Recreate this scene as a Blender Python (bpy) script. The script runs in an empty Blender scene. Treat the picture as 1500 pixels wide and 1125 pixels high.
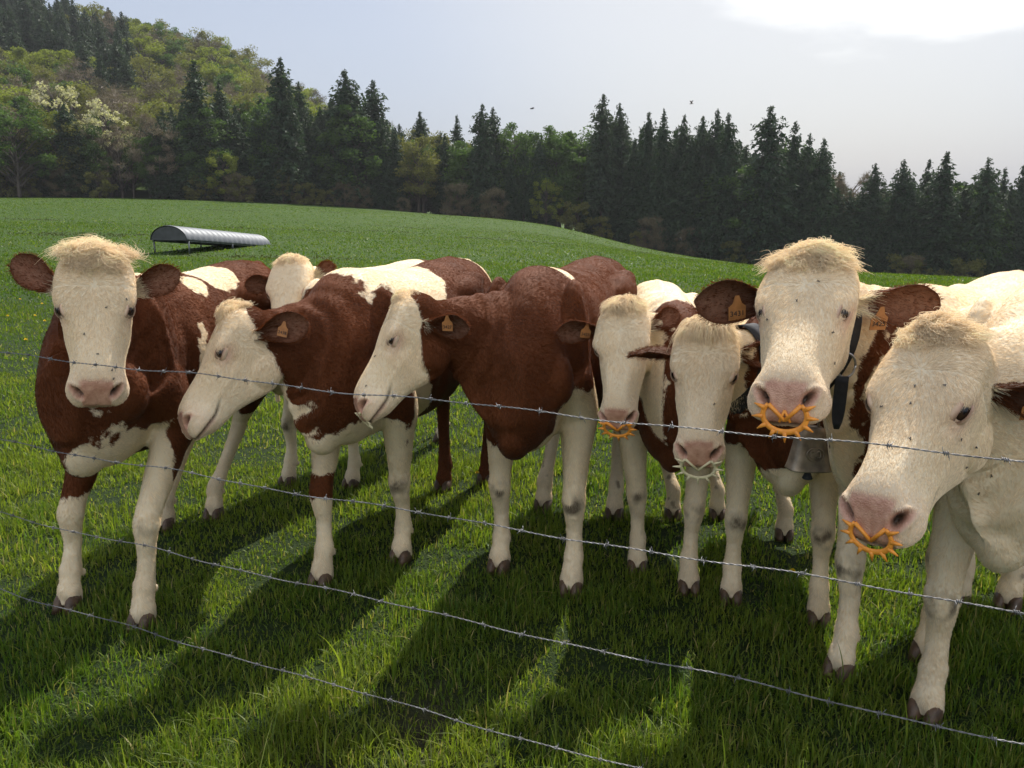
import bpy, math, random
import numpy as np
from mathutils import Vector
R = math.radians
SC = bpy.context.scene
COL = SC.collection

# ------------------------------------------------------------------ camera, sky, sun, exposure
FPX = 1180.0; PITCH = R(12.0); CAMH = 1.60
cam = bpy.data.cameras.new('camera'); camo = bpy.data.objects.new('camera', cam); COL.objects.link(camo)
camo.location = (0, 0, CAMH); camo.rotation_euler = (R(90) - PITCH, 0, 0)
cam.sensor_width = 36; cam.lens = 36 * FPX / 1500; cam.clip_start = 0.05; cam.clip_end = 3000
SC.camera = camo
SUN_EL, SUN_AZ = R(53), R(22)          # azimuth measured from +Y towards +X
world = bpy.data.worlds.new('World'); SC.world = world; world.use_nodes = True
wn, wl = world.node_tree.nodes, world.node_tree.links
wn.clear()
wo = wn.new('ShaderNodeOutputWorld'); bg = wn.new('ShaderNodeBackground'); sky = wn.new('ShaderNodeTexSky')
sky.sky_type = 'NISHITA'; sky.sun_disc = False; sky.sun_elevation = SUN_EL; sky.sun_rotation = SUN_AZ
sky.air_density = 1.2; sky.dust_density = 5.0; sky.ozone_density = 1.2; sky.altitude = 400
bg.inputs['Strength'].default_value = 0.084
# thin bright cloud in front of the hidden sun, laid out by direction
tc = wn.new('ShaderNodeTexCoord')
mp = wn.new('ShaderNodeMapping'); mp.inputs['Scale'].default_value = (2.2, 2.2, 9.0)
nz = wn.new('ShaderNodeTexNoise'); nz.inputs['Scale'].default_value = 1.6; nz.inputs['Detail'].default_value = 7; nz.inputs['Roughness'].default_value = .55
wl.new(tc.outputs['Generated'], mp.inputs['Vector']); wl.new(mp.outputs['Vector'], nz.inputs['Vector'])
def wdir(az, el): return (math.sin(az) * math.cos(el), math.cos(az) * math.cos(el), math.sin(el))
def wmath(op, a=None, b=None):
    n = wn.new('ShaderNodeMath'); n.operation = op
    for i, x in enumerate((a, b)):
        if x is None: continue
        if isinstance(x, (int, float)): n.inputs[i].default_value = x
        else: wl.new(x, n.inputs[i])
    return n.outputs[0]
def cloud_bank(az, el, sx, sz, back=False):
    """elliptical falloff round a direction"""
    s = wn.new('ShaderNodeSeparateXYZ'); wl.new(tc.outputs['Generated'], s.inputs[0])
    a = wmath('SUBTRACT', wmath('ARCTAN2', s.outputs[0], wmath('MULTIPLY', s.outputs[1], -1.0 if back else 1.0)), az)
    e = wmath('SUBTRACT', wmath('ARCSINE', s.outputs[2]), el)
    d = wmath('ADD', wmath('POWER', wmath('ABSOLUTE', wmath('DIVIDE', a, sx)), 2.0), wmath('POWER', wmath('ABSOLUTE', wmath('DIVIDE', e, sz)), 2.0))
    return wmath('SUBTRACT', 1.0, d)
CLOUD = []
b1 = cloud_bank(R(20.5), R(14.4), R(9.0), R(4.4))
b2 = cloud_bank(R(28.5), R(11.4), R(9), R(1.5))
bb = wmath('MAXIMUM', b1, b2)
cm = wmath('ADD', wmath('MULTIPLY', bb, .62), wmath('MULTIPLY', wmath('SUBTRACT', nz.outputs['Fac'], .5), 2.1))
cr = wn.new('ShaderNodeMapRange'); cr.interpolation_type = 'SMOOTHSTEP'; cr.inputs['From Min'].default_value = -.2; cr.inputs['From Max'].default_value = .95
# unseen bright cloud bank added behind the camera as fill light on the cows
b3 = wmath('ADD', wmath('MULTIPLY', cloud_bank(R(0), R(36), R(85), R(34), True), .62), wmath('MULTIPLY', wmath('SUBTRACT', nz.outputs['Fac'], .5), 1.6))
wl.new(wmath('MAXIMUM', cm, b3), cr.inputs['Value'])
mixc = wn.new('ShaderNodeMix'); mixc.data_type = 'RGBA'
# high thin veil that greys the blue of the whole sky
veil = wn.new('ShaderNodeMix'); veil.data_type = 'RGBA'; veil.inputs['Factor'].default_value = .6
glow = wn.new('ShaderNodeMapRange'); glow.interpolation_type = 'SMOOTHERSTEP'; glow.inputs['From Min'].default_value = -.9; glow.inputs['From Max'].default_value = 1.0
wl.new(cloud_bank(R(21), R(24), R(26), R(22)), glow.inputs['Value'])
vb = wn.new('ShaderNodeMix'); vb.data_type = 'RGBA'; vb.inputs['A'].default_value = (4.7, 5.4, 7.0, 1); vb.inputs['B'].default_value = (7.2, 7.3, 7.5, 1)
wl.new(glow.outputs[0], vb.inputs['Factor']); wl.new(vb.outputs['Result'], veil.inputs['B'])
wl.new(sky.outputs[0], veil.inputs['A'])
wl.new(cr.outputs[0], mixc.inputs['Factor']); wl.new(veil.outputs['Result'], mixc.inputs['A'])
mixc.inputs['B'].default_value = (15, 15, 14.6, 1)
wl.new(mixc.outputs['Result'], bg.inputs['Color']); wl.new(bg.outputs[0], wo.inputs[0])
sl = bpy.data.lights.new('sun', 'SUN'); so = bpy.data.objects.new('sun', sl); COL.objects.link(so)
sl.energy = 5.0; sl.angle = R(0.53); sl.color = (1.0, .95, .86)
sd = Vector(wdir(SUN_AZ, SUN_EL)); so.rotation_euler = sd.to_track_quat('Z', 'Y').to_euler(); so.location = (20, 30, 40)
SC.view_settings.view_transform = 'Standard'; SC.view_settings.look = 'None'; SC.view_settings.gamma = 1
SC.view_settings.exposure = 0.42
SC.render.engine = 'CYCLES'
try:
    SC.cycles.max_bounces = 6; SC.cycles.diffuse_bounces = 3; SC.cycles.glossy_bounces = 2; SC.cycles.transmission_bounces = 3; SC.cycles.transparent_max_bounces = 6
    SC.cycles.use_adaptive_sampling = True; SC.cycles.adaptive_threshold = .02
    SC.cycles_curves.shape = 'RIBBONS'
except Exception: pass

# ------------------------------------------------------------------ small helpers
def A(*v): return np.array(v, float)
def nrm(v):
    v = np.asarray(v, float); return v / (np.linalg.norm(v) + 1e-12)
def ray(u, v):
    x = (u - 750) / FPX; y = -(v - 562.5) / FPX
    c, s = math.cos(PITCH), math.sin(PITCH)
    return A(x, c + y * s, -s + y * c)
def at(u, v, Y):
    d = ray(u, v); return A(0, 0, CAMH) + d * (Y / d[1])
def gnd(u, v, z=0.0):
    d = ray(u, v); return A(0, 0, CAMH) + d * ((z - CAMH) / d[2])
def smooth(x, a, b):
    t = np.clip((np.asarray(x, float) - a) / (b - a), 0, 1); return t * t * (3 - 2 * t)
def crom(keys, vals, x):
    """Catmull-Rom through (keys, vals[n,...]) sampled at x"""
    keys = np.asarray(keys, float); vals = np.asarray(vals, float); x = np.atleast_1d(np.asarray(x, float))
    n = len(keys); i = np.clip(np.searchsorted(keys, x, side='right') - 1, 0, n - 2)
    t = np.clip((x - keys[i]) / (keys[i + 1] - keys[i]), 0, 1)
    m = np.zeros_like(vals)
    dk = np.diff(keys); dv = np.diff(vals, axis=0); sh = (slice(None),) + (None,) * (vals.ndim - 1)
    sl_ = dv / dk[sh]
    m[0] = sl_[0]; m[-1] = sl_[-1]
    if n > 2: m[1:-1] = (sl_[:-1] * dk[1:][sh] + sl_[1:] * dk[:-1][sh]) / (dk[:-1] + dk[1:])[sh]
    t = t[sh]; h = dk[i][sh]
    return (2*t**3-3*t**2+1)*vals[i] + (t**3-2*t**2+t)*h*m[i] + (-2*t**3+3*t**2)*vals[i+1] + (t**3-t**2)*h*m[i+1]
_ng = np.random.default_rng(5).random((32, 32, 32))
def vnoise(p, scale=1.0, seed=0):
    """lattice value noise, -1..1"""
    p = np.asarray(p, float) * scale + seed * 7.31
    i = np.floor(p).astype(int); f = p - i; f = f * f * (3 - 2 * f)
    r = 0
    for dx in (0, 1):
        for dy in (0, 1):
            for dz in (0, 1):
                w = (f[..., 0] if dx else 1 - f[..., 0]) * (f[..., 1] if dy else 1 - f[..., 1]) * (f[..., 2] if dz else 1 - f[..., 2])
                r = r + w * _ng[(i[..., 0] + dx) % 32, (i[..., 1] + dy) % 32, (i[..., 2] + dz) % 32]
    return r * 2 - 1
class Geo:
    """collects vertices, quads/tris with attributes"""
    def __init__(s): s.v = []; s.f = []; s.n = 0
    def add(s, v, f):
        v = np.asarray(v, float).reshape(-1, 3); s.v.append(v)
        for a in f: s.f.append(np.asarray(a, int) + s.n)
        s.n += len(v)
    def verts(s): return np.concatenate(s.v) if s.v else np.zeros((0, 3))
def make_mesh(name, verts, faces, smooth_shade=True, cols=None):
    """faces: list of int arrays (n,3) or (n,4) ; cols: dict name->(nverts,4) float"""
    me = bpy.data.meshes.new(name)
    verts = np.asarray(verts, np.float32).reshape(-1, 3)
    me.vertices.add(len(verts)); me.vertices.foreach_set('co', verts.ravel())
    idx = np.concatenate([f.ravel() for f in faces]).astype(np.int32)
    tot = np.concatenate([np.full(len(f), f.shape[1], np.int32) for f in faces])
    st = np.concatenate([[0], np.cumsum(tot)[:-1]]).astype(np.int32)
    me.loops.add(len(idx)); me.loops.foreach_set('vertex_index', idx)
    me.polygons.add(len(tot)); me.polygons.foreach_set('loop_start', st)
    try: me.polygons.foreach_set('loop_total', tot)
    except Exception: pass
    me.polygons.foreach_set('use_smooth', np.full(len(tot), smooth_shade, bool))
    me.update(calc_edges=True)
    if cols:
        for k, c in cols.items():
            at_ = me.attributes.new(k, 'FLOAT_COLOR', 'POINT'); at_.data.foreach_set('color', np.asarray(c, np.float32).ravel())
    return me
def tag(o, label=None, cat=None, group=None, kind=None):
    if label: o['label'] = label
    if cat: o['category'] = cat
    if group: o['group'] = group
    if kind: o['kind'] = kind
    return o
def link(name, data, mat=None, parent=None):
    o = bpy.data.objects.new(name, data); COL.objects.link(o)
    if mat is not None and data is not None and not data.materials: data.materials.append(mat)
    if parent is not None: o.parent = parent
    return o
def empty(name, loc=(0, 0, 0), rz=0.0):
    o = bpy.data.objects.new(name, None); COL.objects.link(o); o.location = loc; o.rotation_euler = (0, 0, rz)
    o.empty_display_size = .2; return o
def grid_faces(n, m, close_m=False):
    i, j = np.meshgrid(np.arange(n - 1), np.arange(m if close_m else m - 1), indexing='ij')
    j2 = (j + 1) % m
    return np.stack([i * m + j, i * m + j2, (i + 1) * m + j2, (i + 1) * m + j], -1).reshape(-1, 4)
def loft(rings):
    """rings (n,m,3) -> verts, faces(list) closed with fan caps"""
    rings = np.asarray(rings, float); n, m, _ = rings.shape
    v = rings.reshape(-1, 3); c0 = rings[0].mean(0); c1 = rings[-1].mean(0)
    v = np.concatenate([v, [c0, c1]]); q = grid_faces(n, m, True)
    k = np.arange(m); a = n * m
    t0 = np.stack([np.full(m, a), (k + 1) % m, k], -1); t1 = np.stack([np.full(m, a + 1), (n - 1) * m + k, (n - 1) * m + (k + 1) % m], -1)
    return v, [q, t0, t1]
def tube(pts, rad, m=8, up=None):
    """round tube along points, rad scalar or list"""
    pts = np.asarray(pts, float); n = len(pts); rad = np.broadcast_to(np.asarray(rad, float), (n,)) if np.ndim(rad) < 2 else np.asarray(rad)
    tg = np.gradient(pts, axis=0); tg /= (np.linalg.norm(tg, axis=1, keepdims=True) + 1e-12)
    u = nrm(np.cross(tg[0], A(0, 0, 1) if abs(tg[0][2]) < .9 else A(1, 0, 0))) if up is None else nrm(up - np.dot(up, tg[0]) * tg[0])
    th = np.linspace(0, 2 * np.pi, m, endpoint=False); rings = []
    for i in range(n):
        u = nrm(u - np.dot(u, tg[i]) * tg[i]); w = np.cross(tg[i], u)
        rings.append(pts[i] + rad[i] * (np.cos(th)[:, None] * u + np.sin(th)[:, None] * w))
    return loft(rings)
def ellipsoid(c, r, axes=None, n=12, m=18):
    a = np.linspace(.05, np.pi - .05, n); b = np.linspace(0, 2 * np.pi, m, endpoint=False)
    p = np.stack([np.sin(a)[:, None] * np.cos(b), np.sin(a)[:, None] * np.sin(b), np.cos(a)[:, None] * np.ones(m)], -1) * A(*r)
    if axes is not None: p = p @ np.asarray(axes)
    return loft((p + A(*c)))
def box(c, h, axes=None):
    p = np.array([[x, y, z] for x in (-1, 1) for y in (-1, 1) for z in (-1, 1)], float) * A(*h)
    if axes is not None: p = p @ np.asarray(axes)
    return p + A(*c), [np.array([[0,1,3,2],[4,6,7,5],[0,4,5,1],[2,3,7,6],[0,2,6,4],[1,5,7,3]])]

# ------------------------------------------------------------------ node materials
class M:
    def __init__(s, name):
        s.m = bpy.data.materials.new(name); s.m.use_nodes = True; s.n = s.m.node_tree.nodes; s.l = s.m.node_tree.links
        s.p = s.n['Principled BSDF']; s.o = s.n['Material Output']
    def node(s, t, **k):
        n = s.n.new('ShaderNode' + t)
        for a, b in k.items(): setattr(n, a, b)
        return n
    def set(s, sock, v):
        if hasattr(v, 'is_output') or hasattr(v, 'links'): s.l.new(v, sock)
        else: sock.default_value = v
    def noise(s, scale, detail=3, rough=.5, vec=None, dist=0):
        n = s.node('TexNoise'); n.inputs['Scale'].default_value = scale; n.inputs['Detail'].default_value = detail; n.inputs['Roughness'].default_value = rough; n.inputs['Distortion'].default_value = dist
        if vec is not None: s.l.new(vec, n.inputs['Vector'])
        return n.outputs['Fac']
    def obj(s): return s.node('TexCoord').outputs['Object']
    def map(s, vec, scale, rot=(0,0,0)):
        n = s.node('Mapping'); n.inputs['Scale'].default_value = scale; n.inputs['Rotation'].default_value = rot; s.l.new(vec, n.inputs['Vector']); return n.outputs[0]
    def math(s, op, a, b=None):
        n = s.node('Math', operation=op); s.set(n.inputs[0], a)
        if b is not None: s.set(n.inputs[1], b)
        return n.outputs[0]
    def mr(s, v, a, b, c=0, d=1, sm=False):
        n = s.node('MapRange'); s.set(n.inputs[0], v)
        for i, x in enumerate((a, b, c, d)): n.inputs[i + 1].default_value = x
        if sm: n.interpolation_type = 'SMOOTHSTEP'
        return n.outputs[0]
    def mix(s, f, a, b, mode='MIX'):
        n = s.node('Mix', data_type='RGBA', blend_type=mode); s.set(n.inputs['Factor'], f)
        s.set(n.inputs['A'], a if hasattr(a, 'links') else (*a, 1)[:4]); s.set(n.inputs['B'], b if hasattr(b, 'links') else (*b, 1)[:4]); return n.outputs['Result']
    def ramp(s, f, stops):
        n = s.node('ValToRGB'); cr_ = n.color_ramp
        while len(cr_.elements) < len(stops): cr_.elements.new(.5)
        for e, (p, c) in zip(cr_.elements, stops): e.position = p; e.color = (*c, 1)
        s.l.new(f, n.inputs[0]); return n.outputs[0]
    def attr(s, name):
        n = s.node('Attribute', attribute_name=name); return n
    def bump(s, h, strength=.3, dist=.01):
        n = s.node('Bump'); n.inputs['Strength'].default_value = strength; n.inputs['Distance'].default_value = dist; s.l.new(h, n.inputs['Height']); s.l.new(n.outputs[0], s.p.inputs['Normal']); return n
    def base(s, c): s.set(s.p.inputs['Base Color'], c if hasattr(c, 'links') else (*c, 1)[:4])
    def P(s, **k):
        for a, b in k.items():
            s.set(s.p.inputs[a.replace('_', ' ')], b)
def simple(name, col, rough=.6, metal=0.0, nscale=30, var=.25, bump=.1):
    m = M(name); n = m.noise(nscale, 4, vec=m.obj())
    m.base(m.mix(m.mr(n, .3, .7), tuple(c * (1 - var) for c in col), tuple(min(1, c * (1 + var)) for c in col)))
    m.P(Roughness=rough, Metallic=metal); m.bump(n, bump, .003); return m.m

# ------------------------------------------------------------------ ground
EX = [-400, -160, -76, -35, -15, 6, 18, 33, 60, 110, 400]
EZ = [7.0, 5.5, 4.2, 2.8, 1.4, -0.6, -3.2, -5.6, -9.0, -12.0, -16.0]
def terrain(x, y):
    x = np.asarray(x, float); y = np.asarray(y, float)
    xr = x * 115.0 / np.maximum(np.abs(y), 60)
    e = crom(EX, EZ, np.clip(xr, -399, 399).ravel()).reshape(xr.shape)
    t = np.clip((y - 7) / 108.0, 0, 3.0)
    z = e * np.minimum(t, 1.25) ** 1.25
    z = z + smooth(y, 122, 250) * (33 * smooth(-x - 5 - .12 * (y - 120), 0, 76) + 12 * smooth(-x - 85, 0, 70))
    near = smooth(y, 5, 12)
    z = z + near * (.12 * np.sin(x * .11 + 1) * np.sin(y * .13)) + .3 * smooth(y, 20, 60) * np.sin(x * .05 + 2) * np.sin(y * .07)
    return z
def soil(x, y):
    'how bare and trodden the ground is, 0..1'
    p = np.stack([x, y, x * 0], -1); return smooth(vnoise(p, 1.5, 12) + .5 * vnoise(p, 4.0, 13), .68, 1.15) * (1 - smooth(y, 4.5, 7))
def gax(lo, hi, c, d0, g):
    a = [c]; d = d0
    while a[-1] < hi: a.append(a[-1] + d); d *= g
    b = [c]; d = d0
    while b[-1] > lo: b.append(b[-1] - d); d *= g
    return np.array(sorted(set(b + a)))
gx = gax(-420, 420, 0, .25, 1.035); gy = gax(-30, 520, 3, .25, 1.03)
GX, GY = np.meshgrid(gx, gy, indexing='ij'); GZ = terrain(GX, GY)
def mat_ground():
    m = M('meadow'); ob = m.obj()
    n1 = m.noise(.11, 4, vec=ob); n2 = m.noise(1.7, 5, .6, vec=ob); n3 = m.noise(26, 4, .65, vec=ob); n4 = m.noise(.5, 6, .65, vec=m.map(ob, (.35, 1.6, 1)), dist=.4)
    c = m.mix(m.mr(n1, .35, .65), (.028, .062, .006), (.042, .076, .008))
    c = m.mix(m.mr(n2, .35, .7), c, (.040, .088, .011))
    c = m.mix(m.mr(n3, .45, .75), c, (.055, .090, .011))
    c = m.mix(m.mr(n4, .655, .69, 0, .75), c, (.045, .05, .022))         # bare, trodden patches
    g = m.node('NewGeometry'); s = m.node('SeparateXYZ'); m.l.new(g.outputs['Position'], s.inputs[0])
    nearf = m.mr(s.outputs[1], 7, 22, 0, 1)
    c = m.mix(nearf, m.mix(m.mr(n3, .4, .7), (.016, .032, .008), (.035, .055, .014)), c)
    c = m.mix(m.attr('soil').outputs['Fac'], c, m.mix(m.mr(n3, .3, .7), (.045, .032, .020), (.095, .070, .045)))
    m.base(c); m.P(Roughness=.85); m.p.inputs['Specular IOR Level'].default_value = .15
    h = m.math('ADD', m.math('MULTIPLY', n3, .5), m.noise(90, 3, vec=ob)); m.bump(h, .8, .05); return m.m
soilv = soil(GX.ravel(), GY.ravel())
gme = make_mesh('ground', np.stack([GX, GY, GZ], -1), [grid_faces(len(gx), len(gy))[:, ::-1]], True, {'soil': np.stack([soilv, soilv, soilv, soilv], -1)})
tag(link('ground', gme, mat_ground()), kind='structure')

# ------------------------------------------------------------------ grass blades
def mat_leaf(name, trans=.45, rough=.45, attr='tint', spec=.35):
    m = M(name); c = m.attr(attr).outputs['Color']; m.base(c); m.P(Roughness=rough); m.p.inputs['Specular IOR Level'].default_value = spec
    t = m.node('BsdfTranslucent'); tcn = m.mix(1.0, c, (1.15, 1.25, .55), 'MULTIPLY'); m.l.new(tcn, t.inputs[0])
    mx = m.node('MixShader'); mx.inputs[0].default_value = trans
    m.l.new(m.p.outputs[0], mx.inputs[1]); m.l.new(t.outputs[0], mx.inputs[2]); m.l.new(mx.outputs[0], m.o.inputs[0]); return m.m
MAT_GRASS = mat_leaf('grass_blades', .52, .5, spec=.35)
def blades(name, x, y, L, W, seg, seed, lean=.5, tintshift=0.0):
    rg = np.random.default_rng(seed); n = len(x)
    z = terrain(x, y); az = rg.random(n) * 2 * np.pi; ln = np.abs(rg.normal(0, lean, n)); d = np.stack([np.cos(az), np.sin(az)], -1)
    fa = az + np.pi / 2 + rg.normal(0, .7, n); w = np.stack([np.cos(fa), np.sin(fa)], -1)
    t = np.linspace(0, 1, seg + 1); V = []
    for k, tt in enumerate(t):
        ww = W * (1 - tt ** 1.6) * .5 + .0002
        hx = L * ln * tt ** 2 * .8; hz = L * tt * (1 - .32 * ln * tt)
        c = np.stack([x + d[:, 0] * hx, y + d[:, 1] * hx, z + hz - .004], -1)
        off = np.stack([w[:, 0] * ww, w[:, 1] * ww, np.zeros(n)], -1)
        if k < seg: V += [c - off, c + off]
        else: V += [c]
    nv = len(V); V = np.stack(V, 1)
    base_ = (np.arange(n) * nv)[:, None]
    q = np.concatenate([base_ + np.array([[2*k, 2*k+1, 2*k+3, 2*k+2]]) for k in range(seg - 1)]) if seg > 1 else np.zeros((0, 4), int)
    tr = base_ + np.array([[2*(seg-1), 2*(seg-1)+1, 2*seg]])
    # natural colour variety: fresh, deep, yellowish, a few dead blades; clumps share a colour
    cn = vnoise(np.stack([x, y, x * 0], -1), 3.0, 2) * .5 + vnoise(np.stack([x, y, x * 0], -1), .8, 4) * .5
    k = np.clip(.5 + .45 * cn + rg.normal(0, .18, n) + tintshift, 0, 1)[:, None]
    c = (1 - k) * A(.064, .134, .016) + k * A(.225, .262, .036)
    y_ = rg.random(n)[:, None]
    c = np.where(y_ > .965, A(.34, .29, .12), c); c = np.where((y_ > .92) & (y_ <= .965), A(.25, .26, .05), c)
    sc_ = vnoise(np.stack([x * .10, y * .42, x * 0], -1), 1.0, 6) + .5 * vnoise(np.stack([x * .3, y * 1.1, x * 0], -1), 1.0, 8)
    c = np.where(((sc_ > .78) & (y > 24))[:, None], A(.085, .080, .040), c)
    c = c * (1 - smooth(y, 6, 16)[:, None] * A(.42, .30, .55)) * (.8 + .4 * rg.random(n))[:, None]
    col = np.concatenate([np.repeat(c[:, None, :], nv, 1), np.ones((n, nv, 1))], -1)
    me = make_mesh(name, V.reshape(-1, 3), [a for a in (q, tr) if len(a)], True, {'tint': col.reshape(-1, 4)})
    return me
def scatter(y0, y1, dens, seed, margin=.5):
    rg = np.random.default_rng(seed); hw = lambda y: (y + .35) * .70 + margin
    n = int((y1 - y0) * 2 * hw((y0 + y1) / 2) * dens)
    y = y0 + (y1 - y0) * rg.random(n * 2); x = (rg.random(n * 2) * 2 - 1) * hw(y1)
    k = np.abs(x) < hw(y); return x[k][:n], y[k][:n]
GR = []
def grass_zone(y0, y1, dens, L0, W0, seg, seed, lean=.72):
    x, y = scatter(y0, y1, dens, seed); rg = np.random.default_rng(seed + 50); n = len(x)
    tuft = vnoise(np.stack([x, y, x * 0], -1), 2.3, 9); tall = vnoise(np.stack([x, y, x * 0], -1), 7.0, 3)
    L = L0 * (.75 + .35 * tuft + .25 * tall) * (.5 + .8 * rg.random(n) ** 1.3)
    L = np.maximum(L, L0 * .2)
    keep = rg.random(n) < np.clip(.8 + .5 * tall, .25, 1) * (1 - .72 * soil(x, y))
    x, y, L = x[keep], y[keep], L[keep]
    return blades('grass', x, y, L, W0 * (.6 + .8 * rg.random(len(x))), seg, seed + 99, lean)
# the meadow grass, one mass
zones = [(.85, 2.6, 60, .24, .0060, 5, 21, .6), (.85, 1.5, 15000, .098, .0045, 3, 1), (1.5, 2.4, 13500, .088, .0045, 3, 2), (2.4, 3.4, 10000, .078, .0050, 3, 3), (3.4, 5.2, 6000, .070, .0065, 2, 4), (5.2, 8, 2400, .07, .010, 2, 5),
         (8, 14, 800, .07, .017, 1, 6), (14, 26, 230, .085, .035, 1, 7), (26, 48, 60, .085, .06, 1, 8), (48, 80, 22, .08, .09, 1, 9), (80, 116, 10, .08, .14, 1, 10)]
gv, gf3, gf4, gc, off = [], [], [], [], 0
for z_ in zones:
    me = grass_zone(*z_)
    n = len(me.vertices); v = np.empty(n * 3, np.float32); me.vertices.foreach_get('co', v)
    c = np.empty(n * 4, np.float32); me.attributes['tint'].data.foreach_get('color', c)
    lt = np.empty(len(me.polygons), np.int32); me.polygons.foreach_get('loop_total', lt)
    li = np.empty(len(me.loops), np.int32); me.loops.foreach_get('vertex_index', li)
    ns = np.empty(len(me.polygons), np.int32); me.polygons.foreach_get('loop_start', ns)
    a4 = ns[lt == 4]; a3 = ns[lt == 3]
    if len(a4): gf4.append(li[a4[:, None] + np.arange(4)] + off)
    gf3.append(li[a3[:, None] + np.arange(3)] + off); gv.append(v.reshape(-1, 3)); gc.append(c.reshape(-1, 4)); off += n
    bpy.data.meshes.remove(me)
gr = make_mesh('grass', np.concatenate(gv), [np.concatenate(gf4), np.concatenate(gf3)], True, {'tint': np.concatenate(gc)})
tag(link('grass', gr, MAT_GRASS), 'short green meadow grass around the hooves', None, None, 'stuff')['category'] = 'grass'

# ------------------------------------------------------------------ trees
def mat_bark(name, c): return simple(name, c, .9, 0, 6, .4, .5)
BARK = mat_bark('bark', (.07, .055, .045))
def mat_fol(name, trans): return mat_leaf(name, trans, .6, spec=.2)
FOL_DARK = mat_fol('needles', .22); FOL_LEAF = mat_fol('leaves', .45)
MAT_TWIG = mat_fol('twigs', .1)
def tris_cloud(c, size, rg, aspect=1.0, down=0.0, dirs=None):
    """random leaf-clump triangles at centres c"""
    n = len(c); a = rg.normal(0, 1, (n, 3)); 
    if dirs is not None: a = a * .55 + dirs
    a[:, 2] -= down; a /= np.linalg.norm(a, axis=1, keepdims=True)
    b = rg.normal(0, 1, (n, 3)); b -= (b * a).sum(1, keepdims=True) * a; b /= np.linalg.norm(b, axis=1, keepdims=True)
    s = (size * (.6 + .8 * rg.random(n)))[:, None]
    v = np.stack([c - a * s * .5 - b * s * .32 * aspect, c - a * s * .5 + b * s * .32 * aspect, c + a * s * .55], 1)
    return v.reshape(-1, 3), np.arange(n * 3).reshape(-1, 3)
def conifer(seed, h=1.0, R0=.17, dense=1.0, pal=((.020, .043, .022), (.046, .078, .034)), bare=.07, top=.7):
    """unit-height spruce: trunk mesh + crown mesh"""
    rg = np.random.default_rng(seed)
    g = Geo(); pts = [(0, 0, -.02), (.002, 0, .3), (-.002, .001, .65), (0, 0, .97)]
    v, f = tube(crom([0, 1, 2, 3], pts, np.linspace(0, 3, 10)), np.linspace(.012, .0015, 10), 7); g.add(v, f)
    C = []; D = []
    nl = int(46 * dense); zs = bare + (1 - bare) * (np.linspace(0, 1, nl) ** .95); zs = zs[:-1]
    for z in zs:
        tz = (z - bare) / (1 - bare)
        r = R0 * (1 - tz) ** top * (.6 + .4 * min(1, tz * 6 + .3)) * (1 - .62 * float(smooth(tz, .84, 1))) + .004
        nb = max(4, int(9 * (1 - tz) + 4)); a0 = rg.random() * 6.28
        lvl = .75 + .35 * rg.random()
        for k in range(nb):
            a = a0 + 6.283 * k / nb + rg.normal(0, .15); L = r * lvl * (.65 + .5 * rg.random())
            if rg.random() < .06: continue
            droop = -.30 * L if tz < .7 else .25 * L
            m = max(2, int(L / .014))
            tt = (np.arange(m) + rg.random(m) * .7) / m
            px = np.cos(a) * L * tt; py = np.sin(a) * L * tt; pz = z + droop * tt ** 1.3 + .15 * L * tt * (1 - tt) * 2
            c = np.stack([px, py, pz], -1) + rg.normal(0, .006, (m, 3)); C.append(c)
            D.append(np.tile(A(np.cos(a), np.sin(a), -.5), (m, 1)))
            if L > .08:
                v, f = tube([(0, 0, z), (px[-1] * .9, py[-1] * .9, pz[-1])], [.0022, .0006], 4); g.add(v, f)
    C.append(np.stack([rg.normal(0, .002, 8), rg.normal(0, .002, 8), np.linspace(.95, 1.0, 8)], -1)); D.append(np.tile(A(0, 0, 1.), (8, 1)))
    C = np.concatenate(C); D = np.concatenate(D)
    C = np.repeat(C, 5, 0); D = np.repeat(D, 5, 0)
    tzc = smooth(C[:, 2], .86, 1.0)[:, None]; v, f = tris_cloud(C + rg.normal(0, .0085, C.shape) * (1 - .6 * tzc), .0215 * (1 - .45 * tzc[:, 0]), rg, .95, .1, D)
    k = np.clip(rg.normal(.4, .25, len(C)) + .25 * vnoise(C, 14, seed), 0, 1)[:, None]
    col = (1 - k) * A(*pal[0]) + k * A(*pal[1]); col = np.repeat(np.concatenate([col, np.ones((len(C), 1))], 1), 3, 0)
    tm = make_mesh('trunk', g.verts(), [a for a in (np.concatenate([x for x in g.f if x.shape[1] == 4]), np.concatenate([x for x in g.f if x.shape[1] == 3]))])
    cm_ = make_mesh('crown', v, [f], False, {'tint': col})
    tm.materials.append(BARK); cm_.materials.append(FOL_DARK); return tm, cm_
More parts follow.
